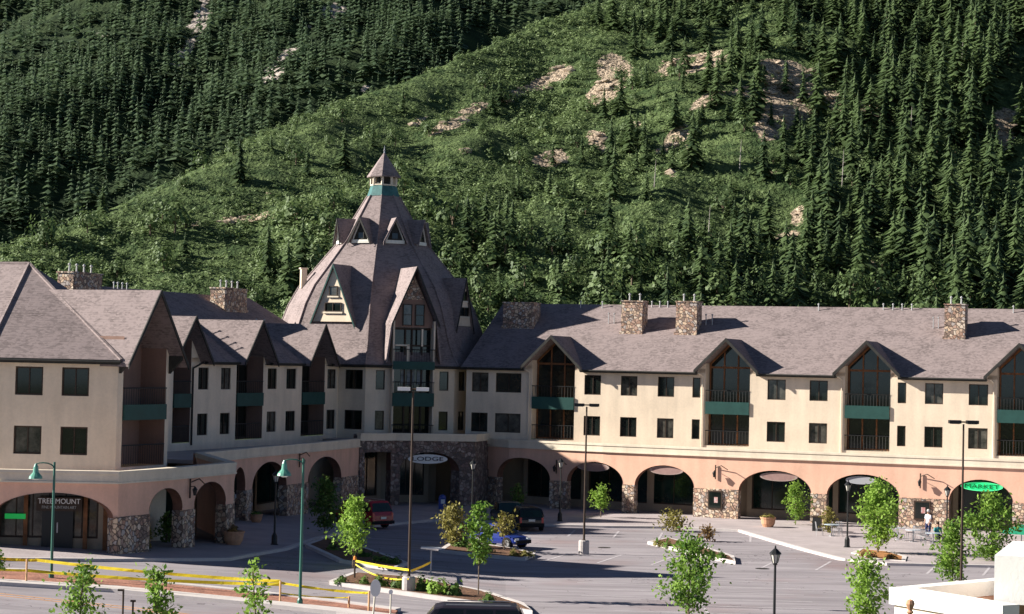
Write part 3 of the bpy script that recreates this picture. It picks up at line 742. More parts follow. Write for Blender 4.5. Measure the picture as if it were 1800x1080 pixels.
# far mountain forest
X, Y = scatter(-300, 140, 640, 925, 4.3); Z = farz(X, Y); px, py = proj(X, Y, Z)
keep = (px > -40) & (px < 1250) & (py > -50) & (py < 500) & (frm(X, Y, Z) < .5) & (RNG.uniform(size=X.shape) < .74+.30*noise2(X, Y, .03, 31))
X, Y, Z, px = X[keep], Y[keep], Z[keep], px[keep]; n = len(X)
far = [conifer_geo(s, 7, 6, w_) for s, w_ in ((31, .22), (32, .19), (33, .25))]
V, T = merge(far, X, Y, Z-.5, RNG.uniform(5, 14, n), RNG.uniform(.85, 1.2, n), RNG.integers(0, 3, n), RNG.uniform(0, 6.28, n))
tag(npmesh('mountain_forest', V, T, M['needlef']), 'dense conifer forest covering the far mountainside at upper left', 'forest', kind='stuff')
# scrub: leaf clumps
def clump_geo(seed, n=62, leaf=.10, flat=.75):
    rs = np.random.default_rng(seed); d = rs.normal(size=(n, 3)); d /= np.linalg.norm(d, axis=1)[:, None]; d[:, 2] = np.abs(d[:, 2])
    lob = 1+.25*np.sin(d[:, 0]*5+seed)+.2*np.sin(d[:, 1]*6); c = d*(rs.uniform(.55, 1, (n, 1)))*lob[:, None]*np.array([.5, .5, flat])
    V = []; T = []
    for i in range(n):
        a = rs.normal(size=3); a /= np.linalg.norm(a); b = np.cross(d[i]+a*.5, a); b /= np.linalg.norm(b)+1e-6; a2 = np.cross(b, d[i]+.4*a); a2 /= np.linalg.norm(a2)+1e-6
        s = leaf*rs.uniform(.6, 1.3); k = len(V)
        V += [c[i]+a2*s, c[i]+b*s*.8, c[i]-a2*s, c[i]-b*s*.8]; T += [(k, k+1, k+2), (k, k+2, k+3)]
    return np.array(V), np.array(T)
cl = [clump_geo(s) for s in range(6)]
clf = [clump_geo(200+s, 100, .078) for s in range(6)]
X, Y = scatter(-110, 130, 262, 470, 1.65); Z = hillz(X, Y); px, py = proj(X, Y, Z); yc = np.interp(X, cx, cy)
keep = (Y < yc+1) & (px > -40) & (px < 1860) & (py > -30) & (RNG.uniform(size=X.shape) < np.where(px > 1450, .55, .93)*np.where(rm(X, Y, Z) > .5, .13, 1))
X, Y, Z, px, py = X[keep], Y[keep], Z[keep], px[keep], py[keep]; n = len(X)
H = RNG.uniform(.6, 1.6, n)*(1+.45*sm(330, 520, py))*(1+.35*np.clip(noise2(X, Y, .1, 41), -1, 1.5))
big = H > 1.35; wf_, wh_, ro_ = RNG.uniform(1.1, 1.9, n), RNG.integers(0, 6, n), RNG.uniform(0, 6.28, n)
V1, T1 = merge(cl, X[~big], Y[~big], Z[~big]-.2, H[~big], wf_[~big], wh_[~big], ro_[~big]); V2, T2 = merge(clf, X[big], Y[big], Z[big]-.2, H[big], wf_[big], wh_[big], ro_[big])
V, T = np.concatenate([V1, V2]), np.concatenate([T1, T2+len(V1)])
tag(npmesh('scrub', V, T, M['scrub']), 'low green oak scrub covering the near hillside', 'scrub', kind='stuff')
# bigger leafy trees at the hill foot behind the roofs
cl2 = [clump_geo(50+s, 260, .06, .62) for s in range(4)]
X, Y = scatter(-70, 110, 264, 372, 5.0); Z = hillz(X, Y); px, py = proj(X, Y, Z); yc = np.interp(X, cx, cy)
keep = (px > 20) & (px < 1830) & (Y < yc-4) & (rm(X, Y, Z) < .4) & (RNG.uniform(size=X.shape) < np.where(Y < 296, np.where(px > 700, .85, .4), .22)); X, Y, Z, px = X[keep], Y[keep], Z[keep], px[keep]
order = np.argsort(Y)[:285]
bp_ = []
for k in range(4):
    r = empty('leafy_tree', (0, 0, 0), 'x', 'tree'); npmesh('crown', cl2[k][0]+np.array([0, 0, .32]), cl2[k][1], M['decid'], r)
    t = MB(); t.bar((0, 0, -.1), (.02, 0, .55), .035, .015, n=6); t.bar((0, 0, .3), (.22, .1, .7), .015, .006, n=5); t.bar((0, 0, .25), (-.2, -.1, .65), .015, .006, n=5); t.build('trunk', M['bark'], r); bp_.append(r)
for c, j in enumerate(order):
    o = bp_[c] if c < 4 else copy_tree(bp_[c % 4]); h = RNG.uniform(3.4, 6.2) if Y[j] < 296 else RNG.uniform(2.0, 4.4); o.location = (X[j], Y[j], Z[j]-.4); o.scale = (h*RNG.uniform(.8, 1.1), h*RNG.uniform(.8, 1.1), h)
    o.rotation_euler = (0, 0, RNG.uniform(0, 6.28))
    left = px[j] < 700
    if Y[j] < 296: tag(o, 'rounded green broadleaf tree at the hill foot '+('behind the left wing roofs' if left else 'behind the right wing ridge'), 'tree', 'broadleaf trees behind the '+('left' if left else 'right')+' roofs')
    else: tag(o, 'small rounded broadleaf tree among the scrub higher on the slope, '+('left of the spire' if left else 'right of the spire'), 'tree', 'small trees on the scrub slope, '+('left' if left else 'right'))

# boulders of the outcrops
rk = mat('outcrop_rock', (.24, .18, .13), .95, col2=(.55, .44, .33), scale=.8, bump=.8, bscale=2)
q = MB()
for i, (a, b, rx, ry, t, w_) in enumerate(ROCK):
    for k in range(int((3+rx*ry/38)*min(1, w_))):
        u, v = random.gauss(0, .6), random.gauss(0, .6); ppx = a+(u*rx*math.cos(t)-v*ry*math.sin(t)); ppy = b+(u*rx*math.sin(t)+v*ry*math.cos(t))
        h = hill_hit(ppx, ppy); s = random.choice((.15, .2, .3, .3, .5, .8)); z = float(hillz(np.float64(h[0]), np.float64(h[1])))
        if float(rm(np.array([h[0]]), np.array([h[1]]), np.array([z]))[0]) < .3: continue
        bm = bmesh.new(); bmesh.ops.create_icosphere(bm, subdivisions=1, radius=1)
        for vv in bm.verts: vv.co = Vector((vv.co.x*s*random.uniform(.8, 1.8), vv.co.y*s*random.uniform(.7, 1.3), vv.co.z*s*random.uniform(.35, .8)))
        i0 = len(q.v); q.v.extend([(vv.co.x+h[0], vv.co.y+h[1], vv.co.z+z) for vv in bm.verts]); q.f.extend([[i0+x.index for x in f.verts] for f in bm.faces]); bm.free()
tag(q.build('scree', rk), 'broken tan rock and scree scattered over the bare patches of the near slope', 'scree', kind='stuff')
# dead grey snags standing in the wood
for (a, b, h_) in ((1300, 300, 5), (1480, 330, 6), (1150, 330, 4.5), (1600, 250, 6), (1690, 120, 5), (1245, 420, 5)):
    g_ = hill_hit(a, b); z = float(hillz(np.float64(g_[0]), np.float64(g_[1]))); q = MB(); q.bar((g_[0], g_[1], z-.3), (g_[0]+.2, g_[1], z+h_), .13, .03, 6)
    for k in range(9):
        zz = z+h_*(.3+.07*k); an = k*2.4; q.bar((g_[0]+.1, g_[1], zz), (g_[0]+.1+.7*math.cos(an)*(1.1-k*.1), g_[1]+.7*math.sin(an), zz-.1), .03, .01, 4, False)
    tag(q.build('dead_tree', mat('dead_wood', (.30, .27, .24), .9, var=.2, scale=3)), 'bare grey dead trunk standing among the green conifers on the right slope', 'dead tree', 'dead grey trunks in the wood')

# ================================================================== BUILDINGS
def wz(dz): return ZE+dz
WT, WB = 9.95, 8.5           # upper windows
LT, LB = 6.93, 5.5           # lower windows
def place_windows(W, root, pairs, upper=True, lower=True, py=690, **kw):
    """list of (px0, px1) -> holes and windows, in both storeys"""
    holes = []
    for (a, b) in pairs:
        u0, u1 = sorted((W.u(a, py), W.u(b, py)))
        if upper: holes.append((u0, u1, WB, WT))
        if lower: holes.append((u0, u1, LB, LT))
    for h in holes: window(W, h[0], h[1], h[2], h[3], root, **kw)
    return holes

# ---- right hand wing -------------------------------------------------
RW = Wall((-3.6, 150.45), (41.0, 134.2))
rw = empty('apartment_wing', tuple(RW.pt(20, 8, 0)), 'long sunlit cream apartment wing with four gabled balcony bays and stone chimneys', 'building')
bays = [(935, 1010), (1240, 1318), (1485, 1565), (1753, 1832)]
bu = [tuple(sorted((RW.u(a, 690), RW.u(b, 690)))) for a, b in bays]
ZG, SG = 2.18, 1.0
segs = []; s0 = 0.3
for a, b in bu: segs.append((s0, a)); s0 = b
segs.append((s0, RW.len))
wins = [[(829, 858), (871, 916)], [(1027, 1056), (1091, 1120), (1156, 1185), (1217, 1231)], [(1349, 1381), (1423, 1455)], [(1578, 1593), (1626, 1658), (1703, 1737)], []]
for (a, b), wl in zip(segs, wins):
    h = place_windows(RW, rw, wl)
    panel(RW, a, b, 4.6, ZE-.02, h, 'wall', M['cream'], rw)
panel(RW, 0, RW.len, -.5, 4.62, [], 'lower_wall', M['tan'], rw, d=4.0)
for a, b in bu: panel(RW, a, b, 4.5, 5.08, [], 'wall', M['cream'], rw)
gl_ = [((a+b)/2, ZG, SG) for a, b in bu]
main_roof(RW, 0.0, RW.len, 8.5, SM, gl_, rw)
for (a, b), g in zip(bu, gl_):
    balcony_bay(RW, a, b, rw, ZG, SG, rec=1.1)
    gable_roof(RW, g[0], ZG, SG, ZG/SM+.3, rw, ov=.8, ext=.14)
for (a, b, y0, y1, npp) in ((1092, 1132, 588, 530, 2), (1188, 1228, 589, 532, 2), (1660, 1700, 600, 540, 2)):
    W4 = Wall(RW.pt(0, 4.5, 0), RW.pt(RW.len, 4.5, 0)); u0, u1 = W4.u(a, 565), W4.u(b, 565); chimney(RW, u0, u1-.15, 4.5, 1.5, ZE+4.95, rw, npipes=npp)
W4 = Wall(RW.pt(0, 5, 0), RW.pt(RW.len, 5, 0)); u0, u1 = W4.u(884, 560), W4.u(938, 560); chimney(RW, u0, u1, 5.0, 1.6, ZE+4.75, rw, npipes=0)
W8 = Wall(RW.pt(0, 8.2, 0), RW.pt(RW.len, 8.2, 0)); W6 = Wall(RW.pt(0, 5.8, 0), RW.pt(RW.len, 5.8, 0))
vents(RW, [W8.u(p, 540) for p in (1146, 1160, 1174)], 8.2, rw); vents(RW, [W8.u(p, 540) for p in (1553, 1570, 1586, 1603)], 8.2, rw)
vents(RW, [W6.u(p, 560) for p in (1070, 1080, 1241, 1252, 1641, 1650)], 5.8, rw, .8, m=M['metal']); vents(RW, [RW.u(p, 540) for p in (962, 1002, 1400, 1760)], 8.0, rw, .5)
for a, b in bu:
    for u_ in (a-.22,):
        q = MB(); q.bar(RW.pt(u_, -.07, 4.9), RW.pt(u_, -.07, ZE-.55), .045, n=6); q.bar(RW.pt(u_, -.07, ZE-.55), RW.pt(u_-.25, -.42, ZE-.32), .045, n=6); q.build('downpipe', M['trim'], rw)
# rear and end walls
b = MB(); b.face([RW.pt(RW.len, 0, 0), RW.pt(RW.len, 17, 0), RW.pt(RW.len, 17, ZE), RW.pt(RW.len, 0, ZE)]); b.face([RW.pt(0, 17, 0), RW.pt(RW.len, 17, 0), RW.pt(RW.len, 17, ZE), RW.pt(0, 17, ZE)])
b.build('rear_wall', M['cream'], rw)

# ---- left hand wing --------------------------------------------------
LW = Wall((-28.6, 108.8), (-12.95, 149.6))
lw = empty('apartment_wing', tuple(LW.pt(25, 8, 0)), 'shaded apartment wing with three pointed gables between the left block and the spired tower', 'building')
lb = [(304, 335), (415, 462), (530, 570)]
lu = [tuple(sorted((LW.u(a, 690), LW.u(b, 690)))) for a, b in lb]
lg = []
for (a, b), apx in zip(lu, (319, 440, 551)): lg.append(((a+b)/2, 2.62, 1.22))
segs = []; s0 = 0
for a, b in lu: segs.append((s0, a)); s0 = b
segs.append((s0, LW.len))
wins = [[], [(348, 366), (388, 405)], [(470, 486), (503, 520)], [(575, 590)]]
for (a, b), wl in zip(segs, wins):
    h = place_windows(LW, lw, wl, fw=.05); panel(LW, a, b, -.5, ZE-.02, h, 'wall', M['cream'], lw)
for a, b in lu: panel(LW, a, b, -.5, 5.08, [], 'wall', M['cream'], lw)
main_roof(LW, 0, LW.len+1.5, 8.5, .55, lg, lw)
for (a, b), g in zip(lu, lg):
    balcony_bay(LW, a, b, lw, 2.62, 1.22, rec=1.3, lit=False); gable_roof(LW, g[0], 2.62, 1.22, 2.62/.55+.3, lw, ov=.95)
for (pa, pb, y1, d) in ((395, 395, 500, 6.3), (128, 128, 472, 7.0)):
    q = Wd(pa, 540, 133 if pa > 200 else 127)
    # find u on a line parallel to the wing at depth d
    W2 = Wall(LW.pt(0, d, 0), LW.pt(LW.len, d, 0)); ua = W2.u(pa, 520); 
    chimney(LW, ua, ua+3.4, d, 1.2, ZE+5.1 if pa > 200 else ZE+5.3, lw, slope=.55, npipes=4)
W2 = Wall(LW.pt(0, 8.4, 0), LW.pt(LW.len, 8.4, 0)); vents(LW, [W2.u(p, 500) for p in (198, 205, 213, 221)], 8.3, lw, slope=.55)
W2 = Wall(LW.pt(0, 4, 0), LW.pt(LW.len, 4, 0)); vents(LW, [W2.u(p, 530) for p in (462, 476)], 4.5, lw, slope=.55)
p_ = MB(); up = LW.u(337, 660)+.05; p_.bar(LW.pt(up, -.08, 4.9), LW.pt(up, -.08, ZE-.7), .06); p_.bar(LW.pt(up, -.08, ZE-.7), LW.pt(up+.6, -.5, ZE-.3), .06); p_.build('downpipe', M['dark'], lw)

# ---- left block ------------------------------------------------------
HR = 4.9
BF = Wall((-26.5, 101.5), (-20.0, 101.5)); BS = Wall((-20.0, 101.5), (-18.1, 105.75)); BL = Wall((-45.3, 108.34), (-26.5, 101.5))
bk = empty('corner_block', (-25, 105, 0), 'nearest hip roofed apartment block at the left edge with one large side gable', 'building')
h = place_windows(BF, bk, [(26, 75), (108, 156)], fw=.08); panel(BF, 0, BF.len, -.5, ZE-.02, h, 'wall', M['cream'], bk)
h = []
for uu in (3, 7, 12, 16): h += [(uu, uu+1.3, WB, WT), (uu, uu+1.3, LB, LT)]
for q in h: window(BL, *q, bk)
panel(BL, 0, BL.len, -.5, ZE-.02, h, 'wall', M['cream'], bk)
ua, ub = BS.u(216, 690), BS.u(291, 690)
panel(BS, 0, ua, -.5, ZE-.02, [], 'wall', M['cream'], bk); panel(BS, ub, BS.len, -.5, ZE-.02, [], 'wall', M['cream'], bk)
panel(BS, ua, ub, -.5, 4.9, [], 'wall', M['cream'], bk); panel(Wall(BS.pt(BS.len, 0, 0), (-25.8, 109.2)), 0, 8.4, -.5, ZE-.1, [], 'wall', M['cream'], bk)
# big recess: opening, back wall with doors, balcony
zg3, sg3 = 3.42, 1.42
rr = MB(); rec = 1.6
for ue in (ua, ub): rr.face([BS.pt(ue, 0, 4.9), BS.pt(ue, rec, 4.9), BS.pt(ue, rec, ZE+1), BS.pt(ue, 0, ZE+1)])
rr.face([BS.pt(ua, rec, 4.9), BS.pt(ub, rec, 4.9), BS.pt(ub, rec, ZE+.6), BS.pt((ua+ub)/2, rec, ZE+zg3-.3), BS.pt(ua, rec, ZE+.6)])
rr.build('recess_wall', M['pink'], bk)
for zl in (5.0, 8.0):
    window(BS, ua+.25, ua+1.75, zl, zl+2.3, bk, d=rec-.12, name='balcony_door', mull=1)
bb = MB(); uz_box(bb, BS, ua+.02, ub-.02, -.12, -.04, 7.3, 8.1); uz_box(bb, BS, ua+.02, ub-.02, -.039, rec-.01, 7.3, 7.45)
bo = bb.build('balcony', M['green'], bk)
rl = MB(); rl.bar(BS.pt(ua, -.06, 8.95), BS.pt(ub, -.06, 8.95), .035); rl.bar(BS.pt(ua, .02, 6.0), BS.pt(ub, .02, 6.0), .035)
for k in range(19):
    u = ua+.05+(ub-ua-.1)*k/18; rl.bar(BS.pt(u, -.06, 8.1), BS.pt(u, -.06, 8.95), .013, n=4); rl.bar(BS.pt(u, .02, 5.0), BS.pt(u, .02, 6.0), .013, n=4)
rl.build('railing', M['black'], bo)
gc = MB()
for s, u in ((-1, ua), (1, ub)):
    hv = zg3/sg3; uc = BS.len/2
    gc.face([BS.pt(u, .002, ZE-.3), BS.pt(uc+s*(hv-.05), .002, ZE-.3), BS.pt(uc+s*(hv-.05), .002, ZE+.02), BS.pt(u, .002, ZE+zg3-sg3*abs(u-uc)-.15)])
gc.build('gable_cheek', M['cream'], bk)
gable_roof(BS, BS.len/2, zg3, sg3, 6.2, bk, ov=.95, ext=.3)
# brackets under the gable eaves
br = MB()
for u in (.1, BS.len-.1):
    br.prism([BS.pt(u, 0, ZE-.9), BS.pt(u, -.75, ZE-.15), BS.pt(u, -.75, ZE+.05), BS.pt(u, 0, ZE+.05)], (.12, .03, 0))
br.build('eave_bracket', M['dark'], bk)
A = Vector((-26.3, 108.2, ZE+HR)); rb = MB()
def fe(W, u, ov=.45, sl=.75): return W.pt(u, -ov, ZE-.25)
E0 = Vector((-26.7, 101.05, ZE-.22)); E1 = Vector((-19.75, 101.05, ZE-.22)); E2 = Vector((-17.9, 105.9, ZE-.05)); E3 = Vector((-25.5, 112.5, ZE-.2))
EL = Vector((-45.5, 107.9, ZE-.22)); AL = A+(EL-E0)
rb.face([E0, E1, A]); rb.face([E0, A, AL, EL]); rb.face([E1, Vector((-19.7, 101.6, ZE-.05)), BS.pt(2.2, 5.4, ZE+3.1), A]); rb.face([E2, E3, A, BS.pt(2.5, 5.4, ZE+3.1)]); rb.face([E3, A, AL, AL+Vector((2, 7, -HR))])
rfb = rb.build('roof', M['shingle'], bk)
g = MB()
for a, c in ((EL, E0), (E0, E1)):
    n = Vector((0, -.05, 0)); g.prism([a, c, c-Vector((0, 0, .24)), a-Vector((0, 0, .24))], n); g.bar(a+Vector((0, -.12, -.1)), c+Vector((0, -.12, -.1)), .07, n=6)
g.prism([E0-Vector((0, 0, .16)), E1-Vector((0, 0, .16)), Vector((E1.x, 101.5, ZE-.38)), Vector((E0.x, 101.5, ZE-.38))], (0, 0, -.04))
g.build('gutter', M['dark'], rfb)
hc = MB(); hc.bar(E0, A, .10, n=5); hc.bar(E1, A, .10, n=5); hc.bar(A, AL, .10, n=5); hc.build('hip_cap', M['shingle'], rfb)

# ---- octagonal tower -------------------------------------------------
TC = Vector((-10.4, 157.7)); AZ0 = -70.0; RO = 9.1
tw = empty('spired_tower', (TC.x, TC.y, 0), 'tall octagonal tower with bell shaped shingle roof, dormers and a small lantern spire', 'building')
def octp(r, k, z):
    a = R(AZ0-22.5+45*k); return Vector((TC.x+r*math.cos(a), TC.y+r*math.sin(a), z))
def facet(k, apo=None):
    """Wall along facet k (0 = centre, -1 = lit left one, 1 = right one) at octagon radius"""
    r = RO if apo is None else apo/math.cos(R(22.5)); return Wall(octp(r, k, 0), octp(r, k+1, 0))
F0, FL, FR = facet(0), facet(-1), facet(1)
prof = [(9.55, -.25), (9.0, .35), (8.35, 1.5), (7.9, 2.8), (7.35, 4.3), (6.55, 5.75), (5.15, 7.4), (3.45, 9.45), (2.25, 11.4), (1.25, 13.1)]
rb = MB()
for i in range(len(prof)-1):
    for k in range(8):
        (r0, z0), (r1, z1) = prof[i], prof[i+1]
        if k == 0 and z0 < 3.0:      # gap for the balcony bay in the centre facet
            if i == 3: pass
        rb.face([octp(r0, k, ZE+z0), octp(r0, k+1, ZE+z0), octp(r1, k+1, ZE+z1), octp(r1, k, ZE+z1)])
rf = rb.build('roof', M['shingle'], tw)
hb = MB()
for k in range(8):
    for i in range(len(prof)-1): hb.bar(octp(prof[i][0]+.02, k, ZE+prof[i][1]+.02), octp(prof[i+1][0]+.02, k, ZE+prof[i+1][1]+.02), .07, n=5)
hb.build('hip_cap', M['shingle'], rf)
eb = MB()
for k in range(8):
    a, c = octp(9.58, k, ZE-.26), octp(9.58, k+1, ZE-.26); a2, c2 = octp(9.1, k, ZE-.26), octp(9.1, k+1, ZE-.26)
    dz = Vector((0, 0, -.2)); eb.solid([a+dz, c+dz, c2+dz, a2+dz, a, c, c2, a2]); eb.bar(octp(9.68, k, ZE-.3), octp(9.68, k+1, ZE-.3), .07, n=6)
eb.build('gutter', M['dark'], rf)
# copper collar, lantern and cap
cb = MB()
for k in range(8): cb.face([octp(1.3, k, ZE+13.08), octp(1.3, k+1, ZE+13.08), octp(1.02, k+1, ZE+13.95), octp(1.02, k, ZE+13.95)])
cb.build('copper_collar', M['teal'], tw)
lt = MB()
for k in range(8):
    p = octp(.98, k, ZE+14.35); lt.box(p, (.17, .17, .84), R(AZ0))
    a, c = octp(1.02, k, ZE+13.96), octp(1.02, k+1, ZE+13.96); lt.bar(a, c, .06, n=5)
    lt.bar(octp(1.0, k, ZE+14.72), octp(1.0, k+1, ZE+14.72), .07, n=5)
la = lt.build('lantern', M['trim'], tw)
ci = MB(); ci.lathe((TC.x, TC.y, ZE+13.9), [(.55, 0), (.55, .85)], 8); ci.build('louvre_core', M['dark'], la)
cp = MB()
for k in range(8):
    apex = Vector((TC.x, TC.y, ZE+16.65)); mid = [octp(.55, k, ZE+15.85), octp(.55, k+1, ZE+15.85)]
    a, c = octp(1.34, k, ZE+14.68), octp(1.34, k+1, ZE+14.68)
    cp.face([a, c, mid[1], mid[0]]); cp.face([mid[0], mid[1], apex]); cp.face([a, c, c-Vector((0, 0, .1)), a-Vector((0, 0, .1))]); cp.face([a-Vector((0, 0, .1)), c-Vector((0, 0, .1)), Vector((TC.x, TC.y, ZE+14.6))])
cq = cp.build('spire_cap', M['shingle'], tw)
fi = MB(); fi.lathe((TC.x, TC.y, ZE+16.55), [(.07, 0), (.05, .15), (.09, .2), (.04, .3), (.01, .6)], 8); fi.build('finial', M['metal'], cq)
# walls
for W_, pr in ((FL, [(606, 637)]), (FR, [(806, 817)])):
    u_lo = W_.u(597) if W_ is FL else 0.05
    h = place_windows(W_, tw, pr, fw=.06); panel(W_, max(0, u_lo-.5), W_.len if W_ is FL else 3.2, 4.6, ZE-.3, h, 'wall', M['cream'], tw)
b0, b1 = F0.u(690, 690), F0.u(763, 690)
h = place_windows(F0, tw, [(660, 676)]); panel(F0, 0, b0, 4.6, ZE-.3, h, 'wall', M['cream'], tw)
h = place_windows(F0, tw, [(772, 788)]); panel(F0, b1, F0.len, 4.6, ZE-.3, h, 'wall', M['cream'], tw)
# small upper dormers all round, large gabled dormers below
def small_dormer(k):
    W_ = facet(k, 3.45); uc = W_.len/2; zb = ZE+9.3; q = MB(); fr = MB(); hw = .72; hg = 1.75
    fr_ = [W_.pt(uc-hw, 0, zb), W_.pt(uc+hw, 0, zb), W_.pt(uc+hw*.85, 0, zb+.35), W_.pt(uc, 0, zb+hg), W_.pt(uc-hw*.85, 0, zb+.35)]
    inn = Vector((-W_.N.x, -W_.N.y, 0)); q.prism(fr_, inn*1.6)
    dm = q.build('dormer', M['dark'], tw)
    for a, c in ((0, 1), (1, 2), (2, 3), (3, 4), (4, 0)):
        fr.bar(fr_[a]-inn*.05, fr_[c]-inn*.05, .085 if a == 0 else .06, n=5)
    uz_box(fr, W_, uc-hw-.05, uc+hw+.05, -.12, .0, zb-.12, zb+.14)
    fr.build('dormer_frame', M['whitewood'], dm)
    gable_roof(W_, uc, hg+.12, 1.95, 1.9, dm, ov=.32, ext=.02, th=.1, base=zb, name='dormer_roof', trim=M['dark'] if k in (-1, -2) else M['shingle'])
    window(W_, uc-.3, uc+.3, zb+.2, zb+.75, dm, d=-.10, name='louvre', fm=M['dark'], mull=0)
for k in range(8): small_dormer(k-2)
def big_dormer(k, hwid=1.75, hz=4.15, zb=2.95, apo=7.45, wallm=None, wins=True):
    OV = .2 if k == -1 else .2
    W_ = facet(k, apo); uc = W_.len/2; z0 = ZE+zb; inn = Vector((-W_.N.x, -W_.N.y, 0)); q = MB(); sgl = hz/hwid
    q.prism([W_.pt(uc-hwid, 0, z0), W_.pt(uc+hwid, 0, z0), W_.pt(uc, 0, z0+hz)], inn*2.2)
    dm = q.build('dormer', wallm or M['cream'], tw)
    if wins:
        window(W_, uc-.72, uc+.72, z0+.75, z0+1.45, dm, d=-.1, mull=1); window(W_, uc-.36, uc+.36, z0+1.95, z0+2.7, dm, d=-.1, mull=0)
        sb = MB(); uz_box(sb, W_, uc-.85, uc+.85, -.12, -.0, z0+.62, z0+.74); uz_box(sb, W_, uc-.48, uc+.48, -.12, -.0, z0+1.83, z0+1.94); sb.build('sill', M['trim'], dm)
    gable_roof(W_, uc, hz+.2, sgl, 4.2, dm, ov=OV, ext=.12, th=.14, base=z0, name='dormer_roof', trim=M['green'] if k == -1 else M['dark'])
    return dm
big_dormer(-1); big_dormer(1, 1.3, 3.5, 2.9, 7.35)
q = MB(); p = octp(6.2, -2, 0).lerp(octp(6.2, -1, 0), .25); q.box((p.x-.3, p.y, ZE+6.4), (.45, .45, 1.5), R(20)); q.box((p.x-.3, p.y, ZE+7.2), (.6, .6, .1), R(20)); q.build('flue', M['cream'], tw)
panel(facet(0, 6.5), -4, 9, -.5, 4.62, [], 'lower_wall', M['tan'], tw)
# balcony bay with tall gable in the centre facet
FB = Wall(octp(9.75, 0, 0), octp(9.75, 1, 0)); ba, bb_ = FB.u(689, 690), FB.u(763, 690); uc = (ba+bb_)/2; hw = (bb_-ba)/2
bay = MB(); inn = Vector((-FB.N.x, -FB.N.y, 0))
zt = ZE+6.9; ze_ = ZE+.6
zk = ZE+3.1
sd = MB()
for u in (ba, bb_-.12):
    sd.prism([FB.pt(u, 0, 4.9), FB.pt(u, 4.5, 4.9), FB.pt(u, 4.5, zk), FB.pt(u, 0, ze_ if False else zk)], FB.pt(.12, 0, 0)-FB.pt(0, 0, 0))
bayo = sd.build('balcony_bay', M['cream'], tw)
gb = MB(); gw = hw
gb.face([FB.pt(ba+.12, .35, ZE+2.6), FB.pt(bb_-.12, .35, ZE+2.6), FB.pt(bb_-.12, .35, zk+.2), FB.pt(uc, .35, zt-.3), FB.pt(ba+.12, .35, zk+.2)])
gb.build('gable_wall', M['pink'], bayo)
st = MB(); zc = ZE+4.7; st.face([FB.pt(uc-.85, .33, zc), FB.pt(uc+.85, .33, zc), FB.pt(uc, .33, zt-.5)]); st.build('stone_gable', M['stone'], bayo)
window(FB, uc-.85, uc-.12, ZE+2.75, ZE+4.35, bayo, d=.25, mull=0, gm=M['glassb'], rows=2); window(FB, uc+.12, uc+.85, ZE+2.75, ZE+4.35, bayo, d=.25, mull=0, rows=2)
dk = MB(); dk.face([FB.pt(ba+.12, .9, 4.9), FB.pt(bb_-.12, .9, 4.9), FB.pt(bb_-.12, .9, ZE+2.6), FB.pt(ba+.12, .9, ZE+2.6)])
fr = MB()
for z in (ZE+2.5, ZE+1.25, ZE-.1, 7.9, 5.3): uz_box(fr, FB, ba+.13, bb_-.13, .8, .89, z-.07, z+.07)
for t in (.03, .36, .52, .76, .97): u = ba+(bb_-ba)*t; uz_box(fr, FB, u-.06, u+.06, .79, .885, 5.0, ZE+2.5)
fo = fr.build('glazed_screen', M['frame'], bayo); dk.build('pane', M['glass'], fo)
wb = MB()   # pale boxes painted as lit room parts, and white posts seen in the glazing
for (t0, t1, z0, z1) in ((.28, .38, ZE-1.6, ZE-.5), (.42, .60, ZE-1.7, ZE-.55), (.66, .80, ZE-1.65, ZE-.5)):
    uz_box(wb, FB, ba+(bb_-ba)*t0, ba+(bb_-ba)*t1, .84, .88, z0, z1)
wb.build('lit_room_part', mat('lit_room_tone', (.30, .34, .36), .8, col2=(.07, .08, .09), scale=2.2), fo)
wp = MB(); uz_box(wp, FB, uc-.55, uc-.35, .0, .12, ZE-.1, ZE+1.3); uz_box(wp, FB, ba+.2, uc-.35, .0, .1, ZE+1.2, ZE+1.32); uz_box(wp, FB, uc+.6, uc+.72, .1, .2, ZE+1.2, ZE+2.5); wp.build('post', M['trim'], bayo)
bl_ = MB(); uz_box(bl_, FB, ba+.02, bb_-.02, -.1, -.02, ZE-.55, ZE+.05); uz_box(bl_, FB, ba+.02, bb_-.02, -.1, -.02, 7.3, 8.3); uz_box(bl_, FB, ba+.02, bb_-.02, -.019, .7, 7.3, 7.42); uz_box(bl_, FB, ba+.02, bb_-.02, -.019, .7, ZE-.55, ZE-.43)
bl_.build('balcony', M['green'], bayo)
rl = MB()
for k in range(17):
    u = ba+.05+(bb_-ba-.1)*k/16
    for z0, z1 in ((ZE+.05, ZE+.95), (8.3, 9.1), (5.0, 5.9)): rl.bar(FB.pt(u, -.04, z0), FB.pt(u, -.04, z1), .013, n=4)
for z in (ZE+.95, 9.1, 5.9): rl.bar(FB.pt(ba, -.04, z), FB.pt(bb_, -.04, z), .03, n=5)
rl.build('railing', M['black'], bayo)
sgl = (zt-zk)/hw
gable_roof(FB, uc, zt-zk+.25, sgl, 5.0, bayo, ov=.35, ext=.12, th=.14, base=zk, name='bay_roof', trim=M['dark'])
for s in (-1, 1):     # flared lower barge strips running down to the eave
    q = MB(); u0_, u1_ = uc+s*(hw+.02), uc+s*(hw+.42)
    q.prism([FB.pt(u0_, -.05, zk), FB.pt(u1_, -.05, ZE-.1), FB.pt(u1_, 1.6, ZE-.1), FB.pt(u0_, 1.6, zk)], FB.pt(.14*s, 0, 0)-FB.pt(0, 0, 0)); q.build('flared_cheek', M['shingle'], bayo)

